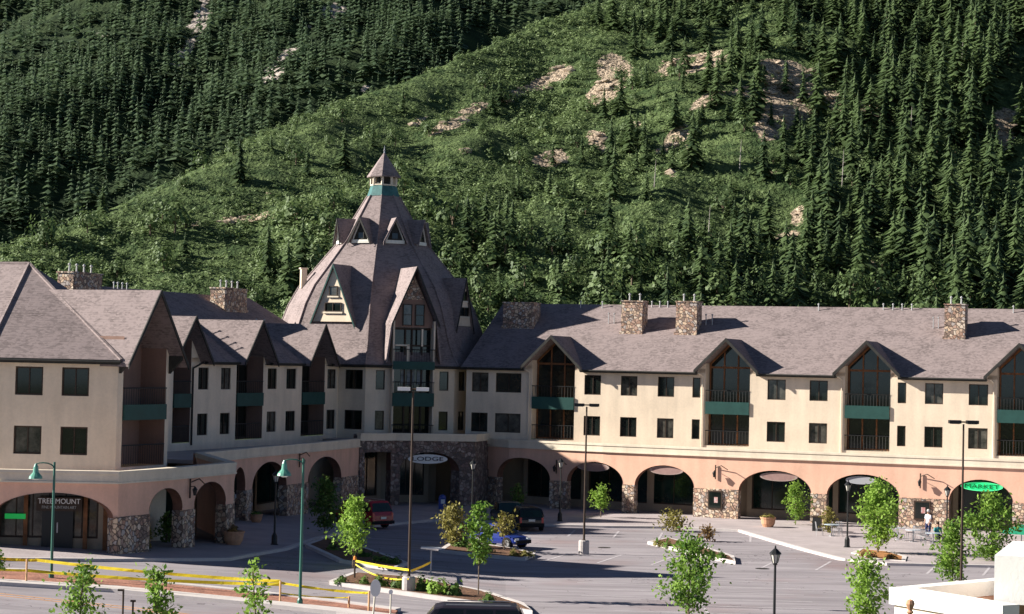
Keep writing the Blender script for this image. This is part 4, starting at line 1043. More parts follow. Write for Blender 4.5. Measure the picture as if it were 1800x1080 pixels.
# ================================================================== ARCADES
def arcade(path, root, arches, ztop=5.0, zst=2.5, th=.55, stonem=None, wallm=None, ufrom=0.0, uto=None, corn=.5, cuts=()):
    """arches: (u0, u1, z_spring, z_apex). One wall skin, stone piers, cornice"""
    uto = path.len if uto is None else uto
    us = {ufrom, uto, *[c for c in path.cum if ufrom < c < uto]}
    for (a, c, zs, za) in arches:
        for k in range(21):
            t = -math.cos(math.pi*k/20); u = (a+c)/2+(c-a)/2*t
            if ufrom <= u <= uto: us.add(u)
    us = sorted(us); bw = MB(); piers = []; BI = {a: MB() for a in arches}
    def zl(u, a):
        t = (u-(a[0]+a[1])/2)/((a[1]-a[0])/2); return a[2]+(a[3]-a[2])*math.sqrt(max(0, 1-t*t))
    for i in range(len(us)-1):
        p, q = us[i], us[i+1]; m_ = (p+q)/2; ar = next((a for a in arches if a[0] < m_ < a[1]), None)
        if q-p < 1e-5: continue
        if ar: z0, z1 = zl(p, ar), zl(q, ar)
        else:
            z0 = z1 = zst
            if piers and abs(piers[-1][1]-p) < 1e-4 and p not in path.cum: piers[-1][1] = q
            else: piers.append([p, q])
        bw.face([path.pt(p, 0, z0), path.pt(q, 0, z1), path.pt(q, 0, ztop-.02), path.pt(p, 0, ztop-.02)])
        bw.face([path.pt(p, th, z0), path.pt(q, th, z1), path.pt(q, th, ztop-.02), path.pt(p, th, ztop-.02)])
        if ar: BI[ar].face([path.pt(p, -.02, z0), path.pt(q, -.02, z1), path.pt(q, th, z1), path.pt(p, th, z0)])
    for a in arches:
        for u in (a[0], a[1]):
            if a[2] > zst+.01: BI[a].face([path.pt(u, 0, zst), path.pt(u, th, zst), path.pt(u, th, a[2]), path.pt(u, 0, a[2])])
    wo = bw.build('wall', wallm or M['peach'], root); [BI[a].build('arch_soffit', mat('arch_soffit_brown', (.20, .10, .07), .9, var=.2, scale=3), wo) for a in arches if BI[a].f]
    for a, c in piers:
        if c-a < .05: continue
        q = MB(); P = path
        def pp(u, d): return P.pt(u, d, 0)
        lo = [P.pt(a+.0, -.07, 0), P.pt(c-.0, -.07, 0), P.pt(c, th+.03, 0), P.pt(a, th+.03, 0)]
        g0 = min(gz(v.x, v.y) for v in lo)-.3; z1 = zst+.02
        q.solid([Vector((v.x, v.y, g0)) for v in lo]+[Vector((v.x, v.y, z1)) for v in lo]); q.build('stone_pier', stonem or M['stone'], root)
    cb = MB(); S = sorted({ufrom, uto, *[c for c in path.cum if ufrom < c < uto]})
    for i in range(len(S)-1):
        p, q = S[i], S[i+1]
        for (d0, d1, z0, z1) in ((-.14, .42, ztop-.12, ztop+.03), (-.09, .35, ztop-corn, ztop-.121), (-.15, -.0, ztop-corn-.08, ztop-corn-.001)):
            cb.solid([path.pt(p, d0, z0), path.pt(q, d0, z0), path.pt(q, d1, z0), path.pt(p, d1, z0), path.pt(p, d0, z1), path.pt(q, d0, z1), path.pt(q, d1, z1), path.pt(p, d1, z1)])
    cb.build('cornice', M['trim'], root)
def shopfront(path, root, u0, u1, d, ztop, mull=3, gm=None, wallm=None):
    b = MB(); b.face([path.pt(u0-2.5, d+.3, -.5), path.pt(u1+2.5, d+.3, -.5), path.pt(u1+2.5, d+.3, ztop), path.pt(u0-2.5, d+.3, ztop)]) if u0 > 2.6 else None
    if b.f: b.build('back_wall', M['tan'], root)
    W_ = Wall(path.pt(u0, d, 0), path.pt(u1, d, 0)); g0 = min(gz(*W_.pt(0, 0, 0).xy), gz(*W_.pt(W_.len, 0, 0).xy))+.13
    holes = [(.35, W_.len-.35, g0+.55, ztop-.5)]
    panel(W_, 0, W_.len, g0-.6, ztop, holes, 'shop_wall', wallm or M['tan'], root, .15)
    window(W_, *holes[0], root, d=.04, name='shop_window', mull=mull, fw=.09, gm=gm or M['glassg'])
def deck(path, root, depth, z=4.35, u0=0, u1=None, m=None):
    u1 = path.len if u1 is None else u1
    S = sorted({u0, u1, *[c for c in path.cum if u0 < c < u1]}); b = MB()
    for i in range(len(S)-1):
        p, q = S[i], S[i+1]
        b.solid([path.pt(p, .56, z), path.pt(q, .56, z), path.pt(q, depth, z), path.pt(p, depth, z), path.pt(p, .56, z+.22), path.pt(q, .56, z+.22), path.pt(q, depth, z+.22), path.pt(p, depth, z+.22)])
    b.build('deck', m or M['concrete'], root)

# right arcade
def pt_at(px, D): v = Wd(px, 800, D); return (v.x, v.y)
RP = Path([pt_at(858, 150.0), pt_at(895, 148.0), pt_at(1060, 144.2), pt_at(1260, 140.5), pt_at(1500, 136.8), pt_at(1751, 133.2), pt_at(1960, 130.4)])
ra = empty('arcade', tuple(RP.pt(15, 0, 0)), 'long sunlit peach arcade with wide arches and fieldstone piers under the right hand wing', 'arcade')
def uarch(P, a, c, zs, za, which=None): return (P.u(a, 880, which), P.u(c, 880, which), zs, za)
RA = [uarch(RP, 873, 966, 2.25, 3.72), uarch(RP, 996, 1094, 2.2, 3.68), uarch(RP, 1115, 1219, 2.15, 3.66), uarch(RP, 1298, 1425, 2.1, 3.62), uarch(RP, 1453, 1580, 2.1, 3.62), uarch(RP, 1668, 1780, 2.1, 3.6), uarch(RP, 1830, 1930, 2.1, 3.6)]
arcade(RP, ra, RA, zst=2.15); deck(RP, ra, 7.5)
for a in RA: shopfront(RP, ra, a[0]-(a[1]-a[0])*.05, a[1]+1.25, 2.9, 4.34, mull=3 if a[1]-a[0] > 4.5 else 2)
# middle-left arcade and projecting left arcade share a parapet level but are separate buildings
MP = Path([pt_at(355, 117), pt_at(440, 124.5), pt_at(530, 132.4), pt_at(632, 143.5)])
ma = empty('arcade', tuple(MP.pt(10, 0, 0)), 'shaded rose coloured arcade with round arches between the corner shops and stone entrance', 'arcade')
MA = [(MP.u(411, 850), MP.u(431, 850), 2.6, 3.9), (MP.u(443, 860), MP.u(503, 860), 2.45, 4.05), (MP.u(541, 860), MP.u(599, 860), 2.45, 4.0)]
arcade(MP, ma, MA, zst=3.05, stonem=M['dstone'], wallm=M['peach']) if False else arcade(MP, ma, MA, zst=2.4, stonem=M['stone'])
deck(MP, ma, 6.5)
for a in MA[1:]: shopfront(MP, ma, a[0]-1, a[1]+1, 3.4, 4.34, mull=2)
PF = Path([(-38.0, 97.5), pt_at(0, 95.8), pt_at(210, 96.2), pt_at(300, 100.2), pt_at(413, 107)])
pa = empty('arcade', tuple(PF.pt(18, 0, 0)), 'curved single storey shop arcade at left front with one broad arch, two narrow ones', 'arcade')
PA = [(PF.u(-150, 900)-2.5 if False else 2.0, 9.0, 3.0, 3.9), (PF.u(-12, 900), PF.u(199, 900), 2.75, 3.95), (PF.u(262, 900), PF.u(320, 900), 2.95, 4.02), (PF.u(341, 900), PF.u(396, 900), 3.0, 4.12)]
PA[0] = (2.0, 9.0, 2.75, 3.95)
PA = [p for p in PA if p[1]-p[0] > .5]
if PA[0][1] > PA[1][0]-.8: PA[0] = (1.5, PA[1][0]-1.2, 2.75, 3.95)
arcade(PF, pa, PA, zst=2.8); 
# deck of the projecting part, with a sunk well near its corner
dk = MB(); top = 4.6; P0, P1, P2, P3, P4 = [PF.pt(c, .5, top) for c in PF.cum]
dk.face([P0, P1, P2, P3, Vector((-18.3, 105.7, top)), Vector((-19.8, 101.6, top)), Vector((-26.5, 101.6, top)), Vector((-38, 104, top))]); dk.build('deck', M['concrete'], pa)
wl_ = MB(); wl_.face([P3+Vector((0, 0, -.5)), P4+Vector((0, 0, -.5)), Vector((-19.2, 118, top-.5)), Vector((-21, 108, top-.5)), Vector((-18.3, 105.7, top-.5))]); wl_.build('sunk_roof', M['dark'], pa)  # dark colour stands for the shade inside the well
BKW = Path([pt_at(413, 107), pt_at(355, 117)])
rk_ = MB()
for (d0, d1, z0, z1) in ((-.1, .4, 4.75, 5.03),):
    a_, b_ = 0, BKW.len; rk_.solid([BKW.pt(a_, d0, z0), BKW.pt(b_, d0, z0), BKW.pt(b_, d1, z0), BKW.pt(a_, d1, z0), BKW.pt(a_, d0, z1), BKW.pt(b_, d0, z1), BKW.pt(b_, d1, z1), BKW.pt(a_, d1, z1)])
rk_.build('return_parapet', M['trim'], pa)
rk_ = MB(); rk_.solid([BKW.pt(a_, 0, .1), BKW.pt(b_, 0, .1), BKW.pt(b_, .3, .1), BKW.pt(a_, .3, .1), BKW.pt(a_, 0, 4.749), BKW.pt(b_, 0, 4.749), BKW.pt(b_, .3, 4.749), BKW.pt(a_, .3, 4.749)]); rk_.build('return_wall', M['peach'], pa)
a = PA[1]; shopfront(PF, pa, a[0]-.5, a[1]+.5, 1.5, 4.55, mull=5, gm=M['glassb'])
for a in PA[2:]: shopfront(PF, pa, a[0]-.6, a[1]+.6, 3.0, 4.55, mull=1)
q = MB(); W_ = Wall(PF.pt(PA[1][0], 1.5, 0), PF.pt(PA[1][1], 1.5, 0)); ud = W_.u(101, 930); z0 = 1.1
uz_box(q, W_, ud-.75, ud+.75, -.06, .0, z0, z0+2.3); dd = q.build('door', M['black'], pa)
q = MB(); uz_box(q, W_, ud-.03, ud+.03, -.1, -.061, z0+.8, z0+1.3); q.build('handle', M['metal'], dd)
for uu in (W_.u(45, 930), W_.u(150, 930), W_.u(185, 930)):
    q = MB(); uz_box(q, W_, uu-.1, uu+.1, -.12, 0, .8, 4.3); q.build('timber_post', M['wood'], pa)
# stone entrance portico
EP = Path([pt_at(632, 143.3), pt_at(694, 145.3), pt_at(835, 146.6), pt_at(858, 150.0)])
ea = empty('entrance_portico', tuple(EP.pt(5, 0, 0)), 'dark fieldstone entrance portico with a broad arch at the foot of the tower', 'portico')
EA = [(EP.u(702, 850), EP.u(806, 850), 2.75, 4.05)]
ue0 = EP.u(640, 850); ue1 = EP.u(686, 850)
EA = [(ue0, ue1, 4.0, 4.05)]+EA
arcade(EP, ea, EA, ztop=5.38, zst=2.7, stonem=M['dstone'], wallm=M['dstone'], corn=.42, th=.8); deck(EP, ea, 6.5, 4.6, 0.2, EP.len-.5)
shopfront(EP, ea, EP.u(690), EP.u(815), 3.6, 4.59, mull=4); shopfront(EP, ea, .4, ue1+.4, 2.6, 4.59, mull=2)
# posters on the stone piers of the right arcade
for (a, c, z0, z1, lab) in ((1245, 1270, .75, 2.05, 'dark framed notice case on the stone pier between the third and fourth sunlit arches'), (1607, 1636, .72, 2.0, 'dark framed notice case on the stone pier beside the green oval sign arch')):
    u0, u1 = RP.u(a, 890), RP.u(c, 890); q = MB()
    W_ = Wall(RP.pt(u0, 0, 0), RP.pt(u1, 0, 0)); uz_box(q, W_, 0, W_.len, -.14, -.075, z0, z1)
    r = tag(q.build('notice_case', M['frame']), lab, 'notice case')
    q = MB(); uz_box(q, W_, .1, W_.len-.1, -.15, -.141, z0+.1, z1-.1); q.build('pane', M['glass'], r)
    q = MB(); uz_box(q, W_, W_.len*.45, W_.len*.7, -.16, -.151, z0+.45, z0+.85); q.build('notice', mat('notice_paper', (.55, .48, .46), .7, col2=(.45, .12, .10), scale=6), r)

# ================================================================== TREES AND SHRUBS
def tree(px, ybase, ytop, ycrown, wpx, label, D=None, leafm='leafa', leaves=1100, leaf=.085, lean=0.0, group=None, thin=.035, squash=1.0, name='young_tree', sparse=False, seed=None):
    """tapered trunk, limbs and a crown of separate small leaves gathered in clumps"""
    rs = np.random.default_rng(seed if seed is not None else int(px*7+ytop))
    if D is None: b = G(px, ybase)
    else: b = Wd(px, 700, D); b.z = gz(b.x, b.y)
    D = b.y; k = D/F
    yh = 621+.0223*px
    ztop = HC-(ytop-yh)*k; zcr = HC-(ycrown-yh)*k; w_ = wpx*k; h = ztop-b.z; ch = ztop-zcr
    root = empty(name, b, label, 'tree' if name != 'shrub' else 'shrub', group)
    tip = Vector((lean*h, 0, h)); t = MB(); segs = 6; prev = Vector((0, 0, -.1))
    P = []
    for i in range(segs+1):
        f = i/segs; P.append(Vector((tip.x*f*f+rs.normal()*.02*h*f*(1-f), rs.normal()*.02*h*f*(1-f), h*.96*f-(.1 if i == 0 else 0))))
    for i in range(segs): t.bar(P[i]+b, P[i+1]+b, thin*(1-.8*i/segs)+.008, thin*(1-.8*(i+1)/segs)+.008, 6, False)
    C = []; nl = 26 if not sparse else 14
    lo = max(.02, (zcr-b.z)/h)
    for i in range(nl):
        f = lo+(1-lo)*(i+.5)/nl; a = i*2.4+rs.uniform(-.4, .4); prof_ = math.sin(math.pi*min(.97, max(.12, ((f-lo)/(1-lo))**.8)))**.7
        r = w_/2*prof_*rs.uniform(.35, 1.2); j = f*segs*.999; q = P[int(j)].lerp(P[int(j)+1], j-int(j))
        e = q+Vector((math.cos(a)*r, math.sin(a)*r, ch*rs.uniform(.02, .12)))
        st_ = q-Vector((0, 0, ch*.08)); t.bar(st_+b, e+b, .013, .004, 4, False); C.append((e, r)); C.append((st_.lerp(e, .55), r*.6))
    t.build('trunk', M['bark'], root)
    per = int(leaves*1.25)//len(C); V = []; T = []
    for (c, r) in C:
        s = max(.08, min(.24, w_*.12))*rs.uniform(.6, 1.4); m_ = int(per*rs.uniform(.5, 1.5))
        for _ in range(m_):
            p = np.array(c)+rs.normal(size=3)*s*np.array([1, 1, .85]); a = rs.normal(size=3); a /= np.linalg.norm(a); d = rs.normal(size=3)+np.array([0, 0, .8]); bb_ = np.cross(a, d); bb_ /= np.linalg.norm(bb_)
            z = leaf*1.3*rs.uniform(.6, 1.25); k0 = len(V); V += [p-a*z, p+bb_*z*.55, p+a*z, p-bb_*z*.55]; T += [(k0, k0+1, k0+2), (k0, k0+2, k0+3)]
    npmesh('crown', np.array(V), np.array(T), M[leafm], root)
    return root
tree(620, 999, 876, 966, 64, 'bright young tree in front of the red car')
tree(840, 1052, 884, 985, 44, 'slender young tree on a bare trunk at the right of the front island', thin=.03, leaves=800)
tree(1210, 1112, 945, 1070, 92, 'full leafy green tree in the middle foreground of the sunlit car park', leaves=2000, leaf=.075, thin=.05)
tree(1543, 976, 855, 955, 76, 'large leafy tree in the orange mulch bed', leaves=2200, leaf=.09, thin=.06)
tree(1743, 990, 872, 980, 88, 'broad leafy tree right of the thin lamp pole, before the green signed arch', leaves=2200, leaf=.09, thin=.06)
tree(1398, 926, 852, 908, 42, 'small round crowned tree before the fourth sunlit arch', leaves=900)
tree(1056, 913, 856, 893, 32, 'little tree on a thin trunk before the second sunlit arch', leaves=600)
tree(1522, 1128, 982, 1085, 66, 'yellow green tree in the foreground left of the white roofed building', leaves=1500, leaf=.07)
tree(1674, 1030, 924, 1018, 58, 'bushy two tiered tree directly behind the white roofed building', leaves=1500, leaf=.085)
tree(142, 1290, 988, 1110, 74, 'dark leaved foreground tree beside the road at far lower left', D=52, leaves=800, leaf=.055, lean=.05)
tree(286, 1290, 992, 1110, 62, 'forked light leaved foreground tree standing before the yellow tape', D=52, leaves=700, leaf=.06, sparse=True)
tree(468, 1290, 985, 1110, 66, 'sparse leaning foreground sapling left of the green lamp post', D=52, leaves=420, leaf=.06, sparse=True, lean=-.05)
tree(-6, 1200, 955, 1000, 44, 'leafy twig tips of a tree cut off by the left edge', D=56, leaves=400, leaf=.06)
tree(796, 964, 890, 956, 56, 'wide olive coloured small tree left of the blue car', leafm='leafo', leaves=900)
tree(570, 944, 846, 925, 50, 'dark narrow tree in the shade before the round arch', leafm='leafb', leaves=1400)
tree(1183, 934, 902, 930, 50, 'low olive shrub at the kerb before the third sunlit arch', leafm='leafo', leaves=500, name='shrub')
tree(1456, 940, 894, 934, 26, 'thin yellowish sapling beside the black litter bin', leafm='leafo', leaves=350)
tree(886, 972, 904, 936, 40, 'olive leaved sapling on a pale trunk beside the blue car', leafm='leafo', leaves=320)
tree(910, 903, 852, 882, 24, 'sapling in the shade inside the first arch of the long arcade', leafm='leafb', leaves=350)
tree(1243, 952, 926, 946, 30, 'small bronze shrub at the back of the middle island', leafm='leafr', leaves=260, name='shrub')
tree(255, 972, 925, 968, 26, 'thin dry shrub at the stone pier left of the narrow arches', leafm='leafo', leaves=260, name='shrub')
tree(292, 958, 905, 955, 30, 'small dark shrub standing in the first narrow arch of the corner shops', leafm='leafb', leaves=350, name='shrub')
BN = [0]
def bush(px, py, wpx, hpx, label, leafm='leafb', group=None):
    BN[0] += 1; c = cl[BN[0] % 6]; b = G(px, py); k = b.y/F
    V, T = clump_geo(100+BN[0], 260, .10, .8); r = empty('bush', b+Vector((0, 0, .1)), label, 'bush', group)
    V = V*np.array([wpx*k, wpx*k*.9, hpx*k*1.15]); npmesh('leaves', V, T, M[leafm], r)
    t = MB()
    for a in range(5): t.bar(b+Vector((0, 0, .05)), b+Vector((math.cos(a*1.3)*wpx*k*.3, math.sin(a*1.3)*wpx*k*.3, hpx*k*.7)), .012, .004, 4)
    t.build('stems', M['bark'], r)
fg = 'bushes of the front island'
for (x, y, w_, h_) in ((600, 1030, 28, 16), (640, 1032, 26, 16), (668, 1036, 32, 22)): bush(x, y, w_, h_, 'round green bush at the left end of the front island', group=fg+', left')
for (x, y, w_, h_) in ((745, 1044, 34, 28), (768, 1050, 40, 34), (796, 1052, 34, 28)): bush(x, y, w_, h_, 'big bright bush just right of the white lamp pole base', 'leafa' if x == 768 else 'leafb', group=fg+', middle')
bush(700, 1040, 30, 26, 'dark bush just left of the white lamp pole base'); bush(858, 1064, 34, 18, 'low dark bush at the right tip of the front island')
for (x, y) in ((585, 972), (640, 984), (668, 992), (690, 996)): bush(x, y, 30, 16, 'low shaded bush in the island near the red car', group='shaded bushes near the red car')
for (x, y) in ((812, 966), (835, 974), (856, 976)): bush(x, y, 30, 20, 'green bush hiding the left end of the blue car', group='bushes left of the blue car')
for (x, y) in ((905, 982), (926, 983)): bush(x, y, 26, 14, 'yellowish bush at the right tip of the blue car island', 'leafo', group='yellow bushes at the island tip')
for (x, y) in ((1158, 962), (1172, 965)): bush(x, y, 22, 12, 'small olive bush at the left end of the middle island', 'leafo', group='olive bushes, middle island')
for (x, y) in ((1250, 984), (1268, 986)): bush(x, y, 24, 14, 'small dark bush at the right end of the middle island', group='dark bushes, middle island')
for (x, y) in ((1518, 982), (1530, 985), (1566, 988)): bush(x, y, 24, 14, 'reddish ground shrub round the tree in the orange mulch bed', 'leafr', group='shrubs in the mulch bed')

# ================================================================== LAMPS AND POLES
def dpole(px, ybase, ytop, label, headm, concrete=True, D=None, dirx=1):
    b = G(px, ybase) if D is None else Wd(px, 700, D)
    if D: b.z = gz(b.x, b.y)
    k = b.y/F; zt = HC-(ytop-(621+.0223*px))*k
    r = empty('parking_lamp', b, label, 'lamp post')
    if concrete:
        q = MB(); q.lathe(b, [(.30, -.1), (.30, .72), (.24, .78)], 14); q.build('concrete_base', M['concrete'], r)
    q = MB(); q.lathe(b+Vector((0, 0, .7 if concrete else 0)), [(.14, 0), (.14, .08), (.065, .12), (.045, zt-b.z-.8)], 10); q.build('pole', M['frame'], r)
    for s in (-1, 1):
        q = MB(); c = Vector((b.x+s*.42, b.y, zt)); q.box(c, (.56, .36, .16)); h_ = q.build('lamp_head', headm, r)
        q = MB(); q.box(c-Vector((0, 0, .09)), (.42, .28, .02)); q.build('lens', M['glassb'], h_)
    q = MB(); q.bar((b.x-.2, b.y, zt), (b.x+.2, b.y, zt), .035); q.build('arm', M['frame'], r)
dpole(718, 1044, 684, 'tallest dark lamp pole with pale twin heads on the bushy front island', M['white'])
dpole(1026, 974, 712, 'twin headed lamp pole on a white concrete base in the middle of the car park', M['black'])
dpole(1689, 1050, 742, 'thin twin headed lamp pole before the arch with the green sign', M['black'])
def lantern(px, ybase, ytop, label, D=None, group=None):
    b = G(px, ybase) if D is None else Wd(px, 700, D)
    if D: b.z = gz(b.x, b.y)
    k = b.y/F; h = HC-(ytop-(621+.0223*px))*k-b.z
    r = empty('lantern_post', b, label, 'lantern post', group)
    q = MB(); q.lathe(b, [(.24, -.05), (.24, .12), (.16, .2), (.15, .6), (.10, .7), (.055, .8), (.045, h-.75), (.10, h-.7), (.05, h-.66)], 10); q.build('post', M['black'], r)
    q = MB(); q.lathe(b+Vector((0, 0, h-.66)), [(.09, 0), (.17, .34)], 6); g_ = q.build('lantern_glass', mat('lantern_glass', (.5, .48, .42), .2, .6), r)
    q = MB()
    for a in range(6):
        an = a*math.pi/3; q.bar(b+Vector((.095*math.cos(an), .095*math.sin(an), h-.66)), b+Vector((.18*math.cos(an), .18*math.sin(an), h-.32)), .015, n=4)
    q.lathe(b+Vector((0, 0, h-.33)), [(.23, 0), (.22, .05), (.07, .2), (.03, .22), (.04, .27), (.01, .33)], 8); q.build('lantern_cap', M['black'], r)
lantern(1368, 0, 958, 'black lantern post in the sunlit foreground of the car park', D=75)
lantern(482, 962, 825, 'dark lantern post standing in the shade left of the green lamp post')
lantern(984, 920, 804, 'black lantern post on the pavement between the first and second sunlit arches')
lantern(1489, 966, 843, 'black lantern post just left of the large tree in the mulch bed')
lantern(1668, 0, 852, 'black lantern post at the left edge of the green signed arch', D=122)
lantern(829, 936, 806, 'lantern post in the shade at the right side of the stone portico')
def green_post(px, ybase, ytop, yhead, label, side=-1):
    b = G(px, ybase); k = b.y/F; h = HC-(ytop-(621+.0223*px))*k-b.z; hz = HC-(yhead-(621+.0223*px))*k
    r = empty('street_lamp', b, label, 'street lamp'); gm = mat('green_lamp_paint', (.02, .12, .085), .45, .5)
    q = MB(); q.lathe(b, [(.12, -.05), (.12, .3), (.065, .4), (.05, h)], 10); q.build('pole', gm, r)
    q = MB(); p0 = Vector((b.x, b.y, b.z+h-.25)); pts = [p0+Vector((side*.45*(1-math.cos(a)), -.1, .22*math.sin(a))) for a in [math.pi*t/8 for t in range(0, 7)]]
    for i in range(len(pts)-1): q.bar(pts[i], pts[i+1], .028, n=6)
    q.build('arm', gm, r); e = pts[-1]
    q = MB(); q.lathe(e+Vector((0, 0, -.62)), [(.30, 0), (.27, .10), (.13, .26), (.10, .5), (.04, .64)], 12); q.build('lamp_shade', mat('lamp_shade_green', (.10, .30, .22), .35, .6), r)
    q = MB(); q.lathe(e+Vector((0, 0, -.68)), [(.10, 0), (.2, .06), (.22, .07)], 10); q.build('bulb_glass', mat('lamp_globe', (.65, .72, .68), .2, .6), r)
green_post(90, 1020, 812, 838, 'green street lamp with a hanging shade before the broad shop arch at left')
green_post(527, 1068, 806, 860, 'green street lamp with a hanging shade between the yellow tape and the arches')
def bracket(W_or_P, u, z, label, lamps=1):
    P_ = W_or_P; c = P_.pt(u, -.12, z); r = empty('bracket_lamp', c, label, 'wall lamp')
    q = MB(); q.bar(P_.pt(u, -.1, z-.5), P_.pt(u, -.1, z+.5), .045)
    q.bar(P_.pt(u, -.1, z+.3), P_.pt(u+.5, -.35, z+.48), .03); q.bar(P_.pt(u+.5, -.35, z+.48), P_.pt(u+1.0, -.4, z+.2), .03); q.build('bracket', M['frame'], r)
    q = MB(); q.lathe(P_.pt(u, -.38, z-.35), [(.07, 0), (.12, .28), (.14, .3), (.03, .45)], 6); q.build('lantern', M['black'], r)
    q = MB(); q.bar(P_.pt(u, -.1, z+.1), P_.pt(u, -.38, z+.12), .02); q.build('arm', M['frame'], r)
bracket(RP, RP.u(1258, 850), 3.35, 'twin bracket lantern on the peach wall above the notice case near the third arch')
bracket(RP, RP.u(1618, 860), 3.35, 'bracket lantern on the peach wall above the right hand notice case')
bracket(MP, MP.u(524, 820), 4.0, 'curved dark bracket on the shaded wall between the two round arches')
bracket(PF, PF.u(331, 870), 3.9, 'curved dark bracket on the shaded wall between the two narrow corner arches')
bracket(RP, RP.u(979, 840), 3.2, 'dark bracket lantern on the pier between the first and second sunlit arches')

# ================================================================== SIGNS
def text_on(txt, W_, uc, zc, d, size, m, parent, ext=.01, name='lettering', sx=1.0):
    cu = bpy.data.curves.new(name, 'FONT'); cu.body = txt; cu.size = size; cu.extrude = ext; cu.align_x = 'CENTER'; cu.align_y = 'CENTER'
    o = bpy.data.objects.new(name, cu); COL.objects.link(o)
    p = W_.pt(uc, d, zc)
    mtx = Matrix(((W_.U.x*sx, 0, W_.N.x, 0), (W_.U.y*sx, 0, W_.N.y, 0), (0, 1, 0, 0), (0, 0, 0, 1)))
    o.matrix_world = Matrix.Translation(p)@mtx
    bpy.context.view_layer.update(); dg = bpy.context.evaluated_depsgraph_get(); me = bpy.data.meshes.new_from_object(o.evaluated_get(dg)); me.transform(o.matrix_world)
    off = woff(parent); me.transform(Matrix.Translation(-off)); me.materials.clear(); me.materials.append(m)
    bpy.data.objects.remove(o); ob = bpy.data.objects.new(name, me); COL.objects.link(ob); ob.parent = parent; return ob
def oval(W_, uc, zc, d, rx, rz, label, m, rimm, txt=None, tm=None, ts=.4, wide=1.0):
    b = W_.pt(uc, d, zc); r = empty('hanging_sign', b, label, 'sign')
    def ring(k, dd): return [W_.pt(uc+rx*k*math.cos(t), dd, zc+rz*k*math.sin(t)) for t in [2*math.pi*i/28 for i in range(28)]]
    q = MB(); q.prism(ring(1, d), Vector((-W_.N.x, -W_.N.y, 0))*.08); q.build('board', m, r)
    q = MB(); A_, B_ = ring(1.04, d-.012), ring(.9, d-.012)
    for i in range(28): q.face([A_[i], A_[(i+1) % 28], B_[(i+1) % 28], B_[i]])
    q.build('rim', rimm, r)
    q = MB()
    for s in (-.5, .5): q.bar(W_.pt(uc+s*rx, d+.04, zc+rz*.8), W_.pt(uc+s*rx, d+.04, zc+rz+.35), .02, n=5)
    q.build('hanger', M['black'], r)
    if txt: text_on(txt, W_, uc, zc, d-.03, ts, tm, r, sx=wide)
    return r
pinks = mat('faded_pink_sign', (.30, .19, .17), .7, var=.1, scale=4)
for i, (px, where) in enumerate(((1041, 'second'), (1170, 'third'), (1368, 'fourth'))):
    W_ = RP.w[[1, 2, 3][i] if i < 3 else 3]; u = W_.u(px, 835)
    oval(W_, u, 3.3 if i < 2 else 3.2, .12, 1.25 if i < 2 else 1.3, .30, f'faded pink oval sign with a pale rim hanging in the {where} sunlit arch', pinks, mat('sign_pale_rim', (.36, .27, .24), .7))
W_ = RP.w[4]; oval(W_, W_.u(1512, 850), 3.2, .12, 1.0, .26, 'plain pale grey oval sign hanging in the fifth sunlit arch behind the large tree', mat('sign_grey', (.36, .36, .38), .6), mat('sign_grey_rim', (.42, .42, .44), .6))
oval(W_, W_.u(1725, 868), 3.12, .12, 1.35, .29, 'bright green oval sign hanging in the arch at far right', mat('sign_green', (.02, .62, .20), .5, emit=(.02, .6, .18), estr=.25), mat('sign_green_rim', (.10, .75, .30), .5, emit=(.05, .6, .2), estr=.2), 'MARKET', mat('sign_dark_green', (.0, .12, .03), .6), .40, 1.5)
W_ = EP.w[1]; oval(W_, W_.u(752, 820), 3.55, .1, 1.42, .33, 'white oval sign with dark lettering in the stone portico arch', M['white'], M['white'], 'LODGE', mat('dark_purple_letters', (.035, .015, .03), .6), .42, 1.7)
# shop sign of the broad arch
W_ = Wall(PF.pt(PA[1][0], 1.1, 0), PF.pt(PA[1][1], 1.1, 0)); us_ = W_.u(104, 886)
sg_ = empty('shop_sign', W_.pt(us_, 0, 3.35), 'white two line shop lettering inside the broad shaded arch at left', 'sign')
q = MB(); uz_box(q, W_, us_-1.1, us_+1.1, .02, .08, 2.98, 3.65); q.build('board', M['frame'], sg_)
text_on('TREE MOUNT', W_, us_, 3.45, 0.0, .36, M['white'], sg_, .02, sx=.92); text_on('FINE MOUNTAIN ART', W_, us_, 3.16, 0.0, .20, mat('grey_letters', (.4, .4, .38), .7), sg_, .02, sx=.85)
q = MB(); ug = W_.u(25, 905); uz_box(q, W_, ug-.5, ug+.5, .25, .3, 2.55, 2.8); tag(q.build('green_window_sign', mat('green_glow_sign', (.02, .35, .08), .5, emit=(.02, .5, .1), estr=.15)), 'small green lit sign in the shop window at the far left', 'sign')

# ================================================================== TAPE, POSTS AND SMALL SIGNS
def tpost(px, ybase, h, m, label, capm=None, r_=.045):
    b = G(px, ybase); r = empty('barrier_post', b, label, 'post'); q = MB(); q.lathe(b, [(.12, 0), (.12, .04), (r_, .06), (r_, h)], 8); q.build('post', m, r)
    if capm: q = MB(); q.lathe(b+Vector((0, 0, h)), [(r_*1.6, 0), (r_*1.7, .12), (.02, .18)], 8); q.build('cap', capm, r)
    return b, h
opost = mat('pale_orange_post', (.62, .38, .20), .7, var=.15, scale=4)
t0 = tpost(-50, 1022, 1.05, opost, 'orange tape post cut off by the left edge'); t1 = tpost(46, 1028, 1.08, opost, 'orange tape post left of the first green lamp')
t2 = tpost(492, 1064, 1.0, opost, 'orange tape post just left of the second green lamp'); t3 = tpost(648, 1080, .95, opost, 'orange tape post under the white oval sign back')
t4 = tpost(613, 1072, .55, opost, 'short orange stake at the end of the tape')
t5 = tpost(623, 1022, 1.0, M['frame'], 'dark barrier post with an orange top on the front island', M['orange'])
